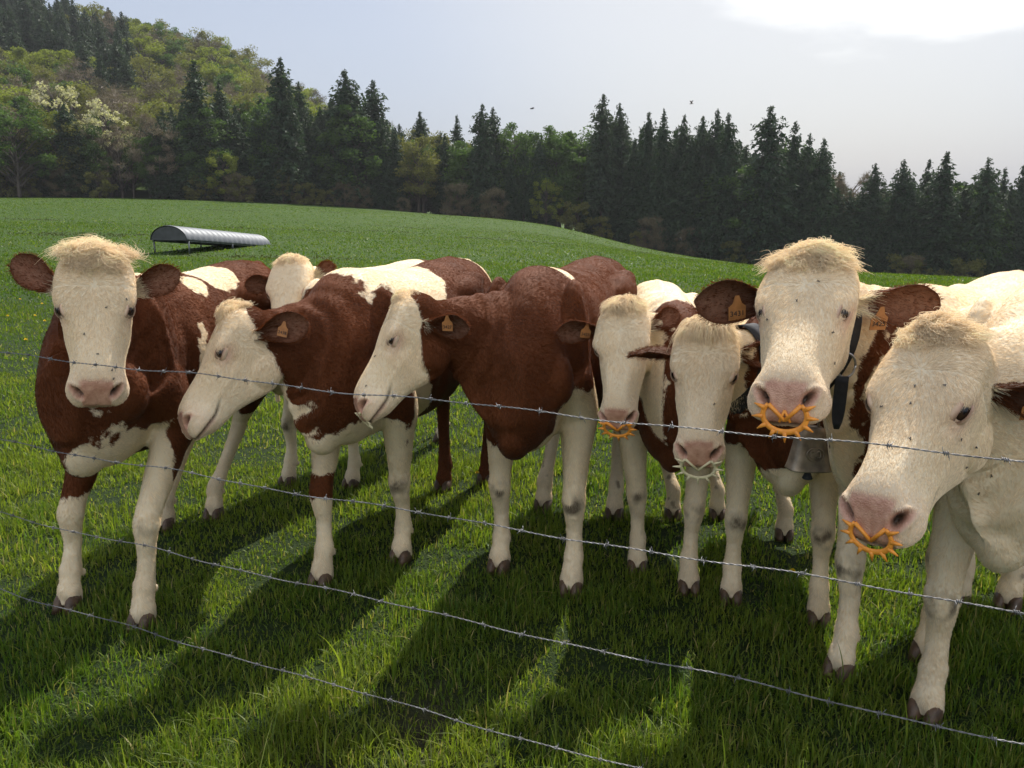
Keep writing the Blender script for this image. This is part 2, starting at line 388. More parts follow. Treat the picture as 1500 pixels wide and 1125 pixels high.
def broadleaf(seed, pal, leaf=.016, n_lobes=46, per=230, W=.30, z0=.22, fol=None, twigs=False, bark=None, spread=.085):
    rg = np.random.default_rng(seed); g = Geo(); tips = []
    v, f = tube(crom([0, 1, 2, 3], [(0, 0, -.02), (.01, 0, .2), (-.01, .01, .45), (.0, 0, .8)], np.linspace(0, 3, 10)), np.linspace(.018, .003, 10), 7); g.add(v, f)
    for k in range(n_lobes):
        z = z0 + (1 - z0) * (.08 + .85 * rg.random()); tz = (z - z0) / (1 - z0)
        env = W * math.sqrt(max(.04, 1 - (2 * tz - .85) ** 2 / 1.45)); a = rg.random() * 6.28; r = env * (.35 + .6 * rg.random() ** .6)
        tip = A(math.cos(a) * r, math.sin(a) * r, z); st = A(0, 0, max(.12, z - r * (.7 + .6 * rg.random()) - .03))
        mid = (st + tip) / 2 + A(0, 0, .02) + rg.normal(0, .012, 3)
        v, f = tube(crom([0, 1, 2], [st, mid, tip], np.linspace(0, 2, 6)), np.linspace(.0055, .0012, 6), 5); g.add(v, f); tips.append(tip)
        for q in range(3 if twigs else 0):
            e = tip + rg.normal(0, .05, 3) + A(0, 0, .03); v, f = tube([mid * .4 + tip * .6, e], [.0014, .0004], 4); g.add(v, f)
    tips = np.array(tips)
    C = np.repeat(tips, per, 0); d = rg.normal(0, 1, C.shape); d /= np.linalg.norm(d, axis=1, keepdims=True)
    sc_ = np.repeat(spread * (.55 + .75 * rg.random(n_lobes)), per)[:, None]
    C = C + d * sc_ * (rg.random((len(C), 1)) ** .45) * A(1, 1, .75)
    ok = vnoise(C, 26, seed) > -.35; C = C[ok]; d = d[ok]
    if twigs: v, f = tris_cloud(C, np.full(len(C), leaf * 2.6), rg, .16, -.5, d * .8)
    else: v, f = tris_cloud(C, np.full(len(C), leaf), rg, 1.5, 0)
    k = np.clip(rg.normal(.5, .25, len(C)) + .4 * vnoise(C, 9, seed + 3), 0, 1)[:, None]
    col = (1 - k) * A(*pal[0]) + k * A(*pal[1]); col = np.repeat(np.concatenate([col, np.ones((len(C), 1))], 1), 3, 0)
    tm = make_mesh('trunk', g.verts(), [np.concatenate([x for x in g.f if x.shape[1] == 4]), np.concatenate([x for x in g.f if x.shape[1] == 3])])
    cm_ = make_mesh('crown', v, [f], False, {'tint': col}); tm.materials.append(bark or BARK); cm_.materials.append(fol or FOL_LEAF); return tm, cm_
PAL = dict(fresh=((.13, .16, .025), (.25, .28, .05)), green=((.045, .085, .022), (.09, .15, .04)), bare=((.15, .12, .085), (.24, .19, .13)), olive=((.11, .115, .035), (.19, .185, .06)),
           blossom=((.38, .35, .27), (.62, .58, .48)), rust=((.10, .085, .05), (.155, .13, .078)))
TP = {
 'spruce': [conifer(11, R0=.19, top=.52), conifer(12, R0=.17, top=.60), conifer(13, R0=.21, dense=1.15, top=.56), conifer(14, R0=.155, bare=.12, top=.55), conifer(15, R0=.22, dense=1.1, top=.50)],
 'fir': [conifer(21, R0=.18, top=.45, bare=.16, pal=((.024, .050, .024), (.056, .090, .040))), conifer(22, R0=.15, top=.42, bare=.22, pal=((.026, .048, .026), (.056, .084, .042)))],
 'fresh': [broadleaf(31, PAL['fresh']), broadleaf(32, PAL['fresh'], W=.36, z0=.15)],
 'green': [broadleaf(41, PAL['green']), broadleaf(42, PAL['green'], W=.24, z0=.2, n_lobes=40), broadleaf(43, PAL['green'], W=.2, z0=.3, n_lobes=36)],
 'olive': [broadleaf(51, PAL['olive'], per=120), broadleaf(52, PAL['olive'], per=130, W=.34)],
 'bare': [broadleaf(61, PAL['bare'], per=150, fol=MAT_TWIG, twigs=True, n_lobes=44), broadleaf(62, PAL['bare'], per=150, fol=MAT_TWIG, twigs=True, W=.26, n_lobes=44), broadleaf(63, PAL['rust'], per=150, fol=MAT_TWIG, twigs=True, n_lobes=40)],
 'blossom': [broadleaf(71, PAL['blossom'], per=70, n_lobes=80, W=.2, spread=.05), broadleaf(72, PAL['blossom'], per=60, W=.22, n_lobes=80, spread=.05)],
 'shrub': [broadleaf(81, PAL['olive'], z0=.02, W=.55, per=110, leaf=.05, n_lobes=26, spread=.16), broadleaf(82, PAL['rust'], z0=.02, W=.5, per=110, leaf=.05, fol=MAT_TWIG, twigs=True, n_lobes=26, spread=.16)],
}
KIND = {'spruce': ('spruce_tree', 'spruce'), 'fir': ('fir_tree', 'fir tree'), 'fresh': ('beech_tree', 'tree'), 'green': ('broadleaf_tree', 'tree'), 'olive': ('budding_tree', 'tree'), 'bare': ('bare_tree', 'bare tree'), 'blossom': ('cherry_tree', 'blossoming tree'), 'shrub': ('shrub', 'shrub')}
TR = random.Random(4)
def tree(kind, x, y, ztop=None, h=None, label='', group=None, wid=1.0, sink=.3):
    z = float(terrain(x, y)) - sink
    if h is None: h = ztop - z
    tm, cm_ = TR.choice(TP[kind]); n, cat = KIND[kind]
    r = empty(n, (x, y, z), TR.random() * 6.28)
    s = h * wid; r.scale = (s, s, h)
    link('trunk', tm, parent=r); link('crown', cm_, parent=r)
    return tag(r, label, cat, group)
def zat(v, y, u=750): return at(u, v, y)[2]
def edgeY(u): return np.interp(u, [-300, 0, 250, 600, 900, 1100, 1500, 1800], [112, 118, 122, 128, 122, 112, 104, 100])
def edge_tree(kind, u, v, dy=0, **k):
    Y = float(edgeY(u)) + dy; p = at(u, v, Y)
    return tree(kind, p[0], Y, ztop=p[2], **k)
# skyline trees that can be told apart: kind, px of the top, row depth, label
SKY = [
 ('spruce', 283, 88, 1, 1.25, 'tall dark spruce standing before the wooded slope, left of the meadow shelter'),
 ('spruce', 320, 118, 6, 1.1, 'dark spruce close on the right of the tall spruce before the slope'),
 ('spruce', 410, 84, 0, 1.2, 'tallest dark spruce at the foot of the wooded hill, above the shelter'),
 ('spruce', 437, 120, 7, 1.1, 'dark spruce just right of the tallest one at the foot of the hill'),
 ('spruce', 505, 102, 2, 1.35, 'wide dark spruce with a full crown right of the hill foot'),
 ('spruce', 546, 117, 5, 1.2, 'slender spruce with a ragged top right of the wide full one'),
 ('spruce', 615, 163, 12, .9, 'lone small spruce tip rising over the brownish trees'),
 ('spruce', 669, 169, 6, .9, 'narrow spruce tip left of the pair of pointed spruces'),
 ('spruce', 706, 152, 0, 1.0, 'left one of the pair of pointed spruces over the meadow centre'),
 ('spruce', 722, 157, 3, 1.0, 'right one of the pair of pointed spruces over the meadow centre'),
 ('green', 755, 178, 4, 1, 'first round green tree left of the level green treetops'),
 ('green', 792, 184, 5, 1, 'round green treetop second in the level green row'),
 ('green', 822, 181, 3, 1, 'round green treetop in the middle of the level green row'),
 ('green', 850, 186, 5, 1, 'round green treetop last in the level green row, beside the tall fir'),
 ('fir', 884, 139, 0, 1.0, 'tall fir rising at the right end of the level green treetops'),
 ('fir', 908, 152, 3, .9, 'slim fir leaning close to the tall fir'),
 ('spruce', 951, 164, 2, .8, 'first narrow spruce tip in the long dark row'),
 ('spruce', 973, 160, 0, .85, 'second narrow spruce tip in the long dark row'),
 ('spruce', 1003, 168, 2, .9, 'spruce tip in the middle of the long dark row'),
 ('fir', 1030, 171, 1, .9, 'blunt topped fir in the long dark row'),
 ('spruce', 1052, 160, 3, .85, 'tallest spruce tip near the right end of the long dark row'),
 ('spruce', 1068, 166, 0, .9, 'last spruce tip at the right end of the long dark row'),
 ('spruce', 1130, 155, 0, 1.15, 'tall ragged spruce above the head of the cow with the bell'),
 ('spruce', 1166, 178, 3, 1.0, 'spruce second in the descending row above the cow with the bell'),
 ('spruce', 1187, 196, 5, .9, 'spruce third in the descending row above the cow with the bell'),
 ('fir', 1208, 203, 1, .95, 'fir last in the descending row above the cow with the bell'),
 ('bare', 1245, 250, 6, 1.0, 'brownish bare tree in the dip of the skyline on the right'),
 ('fir', 1283, 240, 3, 1.0, 'loose topped fir right of the dip in the skyline'),
 ('spruce', 1325, 234, 2, 1.1, 'ragged dark spruce left of the compact pointed spruce'),
 ('spruce', 1362, 233, 5, 1.0, 'thin spruce tucked against the compact pointed spruce'),
 ('spruce', 1388, 222, 0, 1.35, 'compact pointed spruce on the far right skyline'),
 ('fir', 1449, 232, 0, 1.15, 'fir right of the compact pointed spruce'),
 ('spruce', 1473, 246, 4, .9, 'small spruce before the right edge of the view'),
 ('spruce', 1500, 242, 2, 1.0, 'spruce cut by the right edge of the view'),
 ('blossom', 78, 112, 6, 1.0, 'white blossoming tree larger of the pale ones on the left slope'),
 ('blossom', 150, 140, 3, 1.0, 'smaller pale blossoming tree right of the large blossoming one'),
 ('bare', 222, 165, 1, 1.0, 'greyish bare tree left of the tall spruce before the slope'),
 ('green', 12, 150, -4, 1.3, 'bushy green tree at the left edge of the meadow'),
 ('fresh', 78, 160, 2, .8, 'light green young tree below the blossoming tree'),
]
for k, u, v, dy, w, lab in SKY: edge_tree(k, u, v, dy, wid=w, label=lab)
# the rest of the wood edge, each tree its own
SKYU = [-120, 0, 60, 140, 200, 285, 350, 410, 460, 505, 560, 610, 660, 710, 760, 850, 885, 930, 970, 1070, 1100, 1130, 1200, 1240, 1290, 1380, 1430, 1500, 1620, 1900]
SKYV = [110, 130, 130, 150, 160, 140, 150, 120, 150, 130, 150, 180, 185, 185, 190, 190, 165, 185, 180, 185, 210, 185, 215, 255, 255, 245, 255, 258, 262, 268]
rt = random.Random(9)
u = -110
while u < 1900:
    for row in range(4):
        uu = u + rt.uniform(-9, 9); v = np.interp(uu, SKYU, SKYV) + rt.uniform(4, 34) + (8 if row == 0 else 0)
        if uu < 230: k = rt.choice(['green', 'bare', 'olive', 'green', 'fir', 'spruce', 'spruce'])
        elif 590 < uu < 700: k = rt.choice(['bare', 'olive', 'spruce', 'green', 'spruce'])
        elif 740 < uu < 870: k = rt.choice(['green', 'green', 'spruce', 'fir'])
        elif 1210 < uu < 1300: k = rt.choice(['bare', 'spruce', 'fir'])
        else: k = rt.choice(['spruce', 'spruce', 'fir', 'spruce', 'fir', 'spruce', 'spruce', 'green'])
        lab = {'spruce': 'dark spruce filling the wood edge behind the meadow', 'fir': 'dark fir filling the wood edge behind the meadow', 'bare': 'brownish leafless tree filling the wood edge behind the meadow',
               'olive': 'olive green budding tree filling the wood edge behind the meadow', 'green': 'green broadleaf tree filling the wood edge behind the meadow'}[k]
        edge_tree(k, uu, v, dy=1.5 + row * 4 + rt.uniform(-1, 1), wid=rt.uniform(1.0, 1.35), label=lab, group='trees along the wood edge: ' + KIND[k][1])
    u += 23
# shrubs under the wood edge
for i in range(46):
    uu = rt.uniform(-40, 1540); Y = float(edgeY(uu)) - rt.uniform(1.0, 3.0); k = 'shrub'
    p = at(uu, 300, Y)
    tree('shrub', p[0], Y, h=rt.uniform(2.0, 5.0), label='low brushy shrub at the foot of the wood edge', group='shrubs under the wood edge', sink=.2)
for uu, hh, lab in ((330, 7.5, 'light green bush at the foot of the dark spruces left of the shelter roof'), (415, 5.5, 'pale budding bush at the foot of the tallest spruce'), (800, 7, 'light green sapling against the dark trees in the middle')):
    Y = float(edgeY(uu)) - 2.2; p = at(uu, 300, Y); tree('fresh' if uu != 415 else 'olive', p[0], Y, h=hh, label=lab)
# wooded hillside
hi = random.Random(21); placed = []
def hill_kind(u, v):
    if u < 120 and v < 62 or (120 < u < 190 and 20 < v < 110): return hi.choice(['spruce', 'spruce', 'spruce', 'fir'])
    return hi.choice(['bare', 'bare', 'olive', 'bare', 'fresh', 'olive', 'fresh', 'bare', 'green', 'green', 'olive', 'bare', 'olive'])
HL = {'spruce': 'dark spruce growing on the wooded hillside', 'fir': 'dark fir growing on the wooded hillside', 'bare': 'bare brown tree growing on the wooded hillside', 'olive': 'olive budding tree growing on the wooded hillside',
      'fresh': 'fresh light green tree growing on the wooded hillside', 'green': 'green broadleaf tree growing on the wooded hillside'}
cnt = 0
for Y in np.arange(136, 252, 7.5):
    x = -.80 * Y
    while x < -.14 * Y:
        xx = x + hi.uniform(-2.5, 2.5); yy = Y + hi.uniform(-3, 3); z = float(terrain(xx, yy)); h = hi.uniform(13, 17)
        zc = yy * math.cos(PITCH) - (z + h - CAMH) * math.sin(PITCH); uu = 750 + FPX * xx / zc; vv = 562.5 - FPX * (yy * math.sin(PITCH) + (z + h - CAMH) * math.cos(PITCH)) / zc
        k = hill_kind(uu, vv)
        if -60 < uu < 620: tree(k, xx, yy, h=h * (1.15 if k in ('spruce', 'fir') else 1), label=HL[k], group='trees on the hillside: ' + KIND[k][1], wid=hi.uniform(1.0, 1.3)); cnt += 1
        x += 6.2
print('hill trees', cnt)

# ------------------------------------------------------------------ cows
def mat_coat():
    m = M('cow_coat'); ob = m.obj(); a = m.attr('paint'); s = m.node('SeparateColor'); m.l.new(a.outputs['Color'], s.inputs[0])
    fine = m.noise(240, 3, .6, vec=m.map(ob, (1, 1, .35))); med = m.noise(45, 4, .6, vec=ob); big = m.noise(6, 4, .6, vec=ob)
    ch = m.math('ADD', s.outputs[0], m.math('ADD', m.math('MULTIPLY', m.math('SUBTRACT', fine, .5), .016), m.math('MULTIPLY', m.math('SUBTRACT', med, .5), .02)))
    cf = m.mr(ch, -.004, .004)
    cream = m.mix(m.mr(big, .35, .7), (.82, .705, .52), (.72, .59, .41)); cream = m.mix(m.mr(med, .55, .8, 0, .5), cream, (.50, .40, .29))
    brown = m.mix(m.mr(big, .3, .7), (.050, .016, .007), (.115, .036, .013)); brown = m.mix(m.mr(fine, .4, .8, 0, .7), brown, (.20, .065, .025))
    c = m.mix(cf, cream, brown)
    c = m.mix(s.outputs[1], c, m.mix(m.mr(med, .3, .7), (.45, .215, .145), (.66, .385, .275)))
    c = m.mix(s.outputs[2], c, (.050, .030, .018))
    m.base(c); m.set(m.p.inputs['Roughness'], m.mr(s.outputs[1], .3, 1, .75, .26)); m.set(m.p.inputs['Specular IOR Level'], m.mr(s.outputs[1], .3, 1, .12, .45))
    m.P(Sheen_Weight=.06, Sheen_Roughness=.4)
    h = m.math('ADD', m.math('MULTIPLY', fine, .6), m.math('MULTIPLY', m.noise(90, 4, .6, vec=ob, dist=.6), .8)); peb = m.node('TexVoronoi'); peb.inputs['Scale'].default_value = 260; m.l.new(ob, peb.inputs['Vector']); h = m.math('ADD', m.math('MULTIPLY', h, m.mr(s.outputs[1], .3, .9, 1, .15)), m.math('MULTIPLY', peb.outputs['Distance'], m.mr(s.outputs[1], .5, .9, 0, .9))); m.bump(h, .38, .004); return m.m
def mat_hair(name='hair', attr='hcol'):
    m = M(name); m.base(m.attr(attr).outputs['Color']); m.P(Roughness=.75); m.p.inputs['Specular IOR Level'].default_value = .12
    t = m.node('BsdfTranslucent'); m.l.new(m.mix(1.0, m.attr(attr).outputs['Color'], (1.22, 1.02, .84), 'MULTIPLY'), t.inputs[0]); mx = m.node('MixShader'); mx.inputs[0].default_value = .25
    m.l.new(m.p.outputs[0], mx.inputs[1]); m.l.new(t.outputs[0], mx.inputs[2]); m.l.new(mx.outputs[0], m.o.inputs[0]); return m.m
MAT_COAT = mat_coat(); MAT_HAIR = mat_hair()
def mat_eye():
    m = M('eyeball'); a = m.attr('eyec'); m.base(a.outputs['Color']); m.P(Roughness=.05, Coat_Weight=.1); m.p.inputs['Specular IOR Level'].default_value = .35; return m.m
MAT_EYE = mat_eye()
MAT_HOOF = simple('hoof_horn', (.085, .050, .030), .5, 0, 40, .5, .4)
MAT_ORANGE = simple('orange_plastic', (.93, .34, .045), .42, 0, 60, .14, .1)
MAT_CREAMP = simple('cream_plastic', (.74, .66, .42), .45, 0, 60, .12, .05)
MAT_TAG = simple('tag_plastic', (.36, .15, .045), .5, 0, 50, .2, .05)
MAT_INK = simple('tag_ink', (.03, .02, .02), .6)
MAT_STRAP = simple('strap_leather', (.020, .021, .026), .8, 0, 50, .3, .3)
MAT_BUCKLE = simple('buckle_metal', (.45, .45, .47), .35, .9, 60, .2, .1)
MAT_BELL = simple('bell_metal', (.25, .205, .155), .5, .8, 22, .6, .4)
MAT_SHINY = simple('shiny_steel', (.6, .6, .6), .22, 1, 60, .1, .05)

HS = [-.035, 0, .05, .10, .15, .20, .25, .30, .35, .40, .43, .455, .475, .495, .512, .524]
HP = [
 [(0,-.030),(.03,-.035),(.05,-.06),(.06,-.09),(.05,-.13),(.03,-.16),(0,-.17)],
 [(0,.004),(.045,.0),(.078,-.025),(.090,-.075),(.085,-.14),(.055,-.19),(0,-.205)],
 [(0,.022),(.058,.017),(.100,-.015),(.108,-.07),(.094,-.16),(.062,-.235),(0,-.245)],
 [(0,.020),(.070,.015),(.110,-.015),(.113,-.06),(.096,-.17),(.068,-.255),(0,-.268)],
 [(0,.012),(.070,.009),(.110,-.014),(.113,-.055),(.094,-.17),(.071,-.268),(0,-.282)],
 [(0,.002),(.062,.000),(.100,-.018),(.106,-.058),(.088,-.16),(.067,-.266),(0,-.280)],
 [(0,-.006),(.050,-.010),(.080,-.032),(.096,-.078),(.084,-.160),(.058,-.246),(0,-.258)],
 [(0,-.010),(.043,-.014),(.066,-.038),(.086,-.086),(.078,-.150),(.051,-.216),(0,-.228)],
 [(0,-.010),(.040,-.014),(.059,-.040),(.077,-.086),(.073,-.138),(.046,-.190),(0,-.202)],
 [(0,-.011),(.040,-.015),(.060,-.040),(.077,-.082),(.074,-.130),(.045,-.176),(0,-.188)],
 [(0,-.015),(.042,-.019),(.068,-.042),(.085,-.082),(.079,-.124),(.047,-.168),(0,-.180)],
 [(0,-.024),(.045,-.028),(.074,-.050),(.090,-.088),(.082,-.123),(.045,-.160),(0,-.172)],
 [(0,-.040),(.046,-.043),(.073,-.061),(.088,-.094),(.080,-.123),(.043,-.150),(0,-.158)],
 [(0,-.062),(.042,-.064),(.067,-.077),(.080,-.102),(.072,-.123),(.039,-.139),(0,-.145)],
 [(0,-.083),(.034,-.085),(.056,-.093),(.065,-.108),(.056,-.124),(.030,-.132),(0,-.134)],
 [(0,-.100),(.02,-.101),(.034,-.105),(.040,-.112),(.034,-.120),(.018,-.124),(0,-.125)],
]
HP = np.array(HP, float)
def head_rings(wide=1.0, mw=1.0):
    s = np.concatenate([np.linspace(-.035, .0, 3, endpoint=False), np.linspace(0, .46, 34, endpoint=False), np.linspace(.46, .517, 9)])
    P_ = crom(HS, HP, s)                                     # (ns,7,2)
    k = np.linspace(0, 6, 25); Q = np.stack([crom(np.arange(7), p, k) for p in P_])   # (ns,25,2)
    Q[..., 0] *= wide; Q[..., 0] *= (1 + (mw - 1) * smooth(s, .36, .45))[:, None]
    right = Q; left = Q[:, ::-1][:, 1:-1] * A(-1, 1)
    ring = np.concatenate([right, left], 1)                   # (ns,48,2)
    S_ = np.repeat(s[:, None], ring.shape[1], 1)
    return np.stack([S_, ring[..., 0], ring[..., 1]], -1)
def remesh(verts, faces, voxel, name='tmp'):
    me = make_mesh(name, verts, faces, True); o = link(name, me)
    md = o.modifiers.new('r', 'REMESH'); md.mode = 'VOXEL'; md.voxel_size = voxel; md.adaptivity = 0
    dg = bpy.context.evaluated_depsgraph_get(); dg.update(); e = o.evaluated_get(dg); m2 = e.to_mesh()
    v = np.empty(len(m2.vertices) * 3, np.float32); m2.vertices.foreach_get('co', v)
    li = np.empty(len(m2.loops), np.int32); m2.loops.foreach_get('vertex_index', li)
    lt = np.empty(len(m2.polygons), np.int32); m2.polygons.foreach_get('loop_total', lt)
    ls = np.empty(len(m2.polygons), np.int32); m2.polygons.foreach_get('loop_start', ls)
    ed = np.empty(len(m2.edges) * 2, np.int32); m2.edges.foreach_get('vertices', ed)
    q = li[ls[lt == 4][:, None] + np.arange(4)]
    e.to_mesh_clear(); bpy.data.objects.remove(o); bpy.data.meshes.remove(me)
    return v.reshape(-1, 3).astype(float), q, ed.reshape(-1, 2)
def lap(v, ed, w, it, lam=.5, mu=-.52):
    n = len(v); deg = np.bincount(ed.ravel(), minlength=n).astype(float)[:, None]; deg[deg == 0] = 1
    for k in range(it * 2):
        s = np.stack([np.bincount(ed[:, 0], v[ed[:, 1], c], n) + np.bincount(ed[:, 1], v[ed[:, 0], c], n) for c in range(3)], -1) / deg
        v = v + (lam if k % 2 == 0 else mu) * w[:, None] * (s - v)
    return v
def vnormals(v, q):
    a = v[q[:, 2]] - v[q[:, 0]]; b = v[q[:, 3]] - v[q[:, 1]]; fn = np.cross(a, b); n = np.zeros_like(v)
    for k in range(4):
        for c in range(3): n[:, c] += np.bincount(q[:, k], fn[:, c], len(v))
    return n / (np.linalg.norm(n, axis=1, keepdims=True) + 1e-12)

def ear_grid(root, d, fn, L, W, cup=.5, droop=0.0, n=26, m=17):
    """ear shell: root point, direction d, opening faces fn. returns outer+inner closed grid, inner mask"""
    d = nrm(d); fn = nrm(fn - np.dot(fn, d) * d); w = np.cross(d, fn)
    t = np.linspace(0, 1, n); prof = crom([0, .12, .3, .5, .7, .85, .95, 1.0], A(.40, .46, .78, 1.0, .96, .72, .42, .06), t) * W * .5
    v_ = np.linspace(-1, 1, m)
    tube_ = np.clip(1.25 - 1.6 * t, .0, 1) * .9 + cup
    V = []
    for side in (1, -1):
        ang = v_[None, :] * (tube_[:, None] * 1.35)
        rr = prof[:, None] / np.maximum(tube_[:, None] * 1.35, .25)
        y = rr * np.sin(ang) ; z = rr * (1 - np.cos(ang)) - .018 * np.sin(np.pi * t)[:, None]
        th = .0045 * (1 - np.abs(v_[None, :]) ** 4) * (1 - .5 * t[:, None]) + .0008
        z = z - side * th
        dd = -droop * (t ** 2)[:, None] * L
        p = root + t[:, None, None] * L * d + y[..., None] * w + z[..., None] * fn + dd[..., None] * A(0, 0, 1)
        V.append(p)
    v = np.concatenate([V[0].reshape(-1, 3), V[1].reshape(-1, 3)]); N = n * m
    q0 = grid_faces(n, m)[:, ::-1]; q1 = grid_faces(n, m) + N
    i = np.arange(n - 1); eL = np.stack([i * m, (i + 1) * m, (i + 1) * m + N, i * m + N], -1); eR = np.stack([i * m + m - 1, i * m + m - 1 + N, (i + 1) * m + m - 1 + N, (i + 1) * m + m - 1], -1)
    j = np.arange(m - 1); eT = np.stack([(n - 1) * m + j, (n - 1) * m + j + 1, (n - 1) * m + j + 1 + N, (n - 1) * m + j + N], -1)
    tt = np.concatenate([np.repeat(t, m), np.repeat(t, m)]); vv = np.concatenate([np.tile(v_, n)] * 2)
    # V[0] has z lowered by th => outer (back) side ; V[1] inner (opening) side
    inner = np.concatenate([np.zeros(N), np.ones(N)])
    nin = np.concatenate([np.tile(-fn, (N, 1)), np.tile(fn, (N, 1))])
    return v, np.concatenate([q0, q1, eL, eR, eT]), tt, vv, inner, (d, fn, w)
def eyelids(c, n, t, b, r, op):
    V, F, off, lipm = [], [], 0, []
    a = np.linspace(-R(88), R(88), 19); aw = R(62)
    for sgn in (1, -1):
        eo = (op if sgn > 0 else op * .75) * np.sqrt(np.clip(1 - (a / aw) ** 2, 0, 1)) + R(1)
        e = eo[:, None] + (R(80) - eo[:, None]) * np.linspace(0, 1, 8)[None, :]
        rr = r * np.where(np.arange(8) == 0, .955, np.where(np.arange(8) == 1, 1.02, 1.045 - .040 * np.maximum(np.arange(8) - 2, 0)))[None, :]
        aa = a[:, None] + 0 * e
        p = c + (rr * np.cos(e) * np.cos(aa))[..., None] * n + (rr * 1.12 * np.sin(aa) * np.cos(e * .6))[..., None] * t + (sgn * rr * np.sin(e))[..., None] * b
        g = grid_faces(len(a), 8); g = g if sgn > 0 else g[:, ::-1]
        V.append(p.reshape(-1, 3)); F.append(g + off); off += p.size // 3
        lipm.append(np.tile(np.clip(1.0 - np.arange(8) / 5.0, 0, 1), len(a)))
    return np.concatenate(V), np.concatenate(F), np.concatenate(lipm)

def hair_curves(name, roots, dirs, grav, L, col, seg=4, wid=.0005, curl=0.0, rg=None, parent=None):
    """real hair strands as a curves object"""
    n = len(roots); t = np.linspace(0, 1, seg)
    P_ = roots[:, None, :] + dirs[:, None, :] * (L[:, None] * t)[:, :, None] + grav[:, None, :] * (L[:, None] * t ** 2)[:, :, None]
    if curl:
        ph = rg.random(n) * 6.28; e1 = np.cross(dirs, A(0, 0, 1)); e1 /= np.linalg.norm(e1, axis=1, keepdims=True) + 1e-9; e2 = np.cross(dirs, e1)
        am = curl * L[:, None] * t
        P_ = P_ + (am * np.cos(ph[:, None] + t * 5))[:, :, None] * e1[:, None] + (am * np.sin(ph[:, None] + t * 5))[:, :, None] * e2[:, None]
    hc = bpy.data.hair_curves.new(name); hc.add_curves([seg] * n)
    hc.attributes['position'].data.foreach_set('vector', P_.astype(np.float32).ravel()) if 'position' in hc.attributes else None
    ra = hc.attributes.get('radius') or hc.attributes.new('radius', 'FLOAT', 'POINT')
    ra.data.foreach_set('value', (np.tile(wid * (1 - .75 * t ** 1.5), n)).astype(np.float32))
    ca = hc.attributes.new('hcol', 'FLOAT_COLOR', 'CURVE'); ca.data.foreach_set('color', np.concatenate([col, np.ones((n, 1))], 1).astype(np.float32).ravel())
    return link(name, hc, MAT_HAIR, parent)

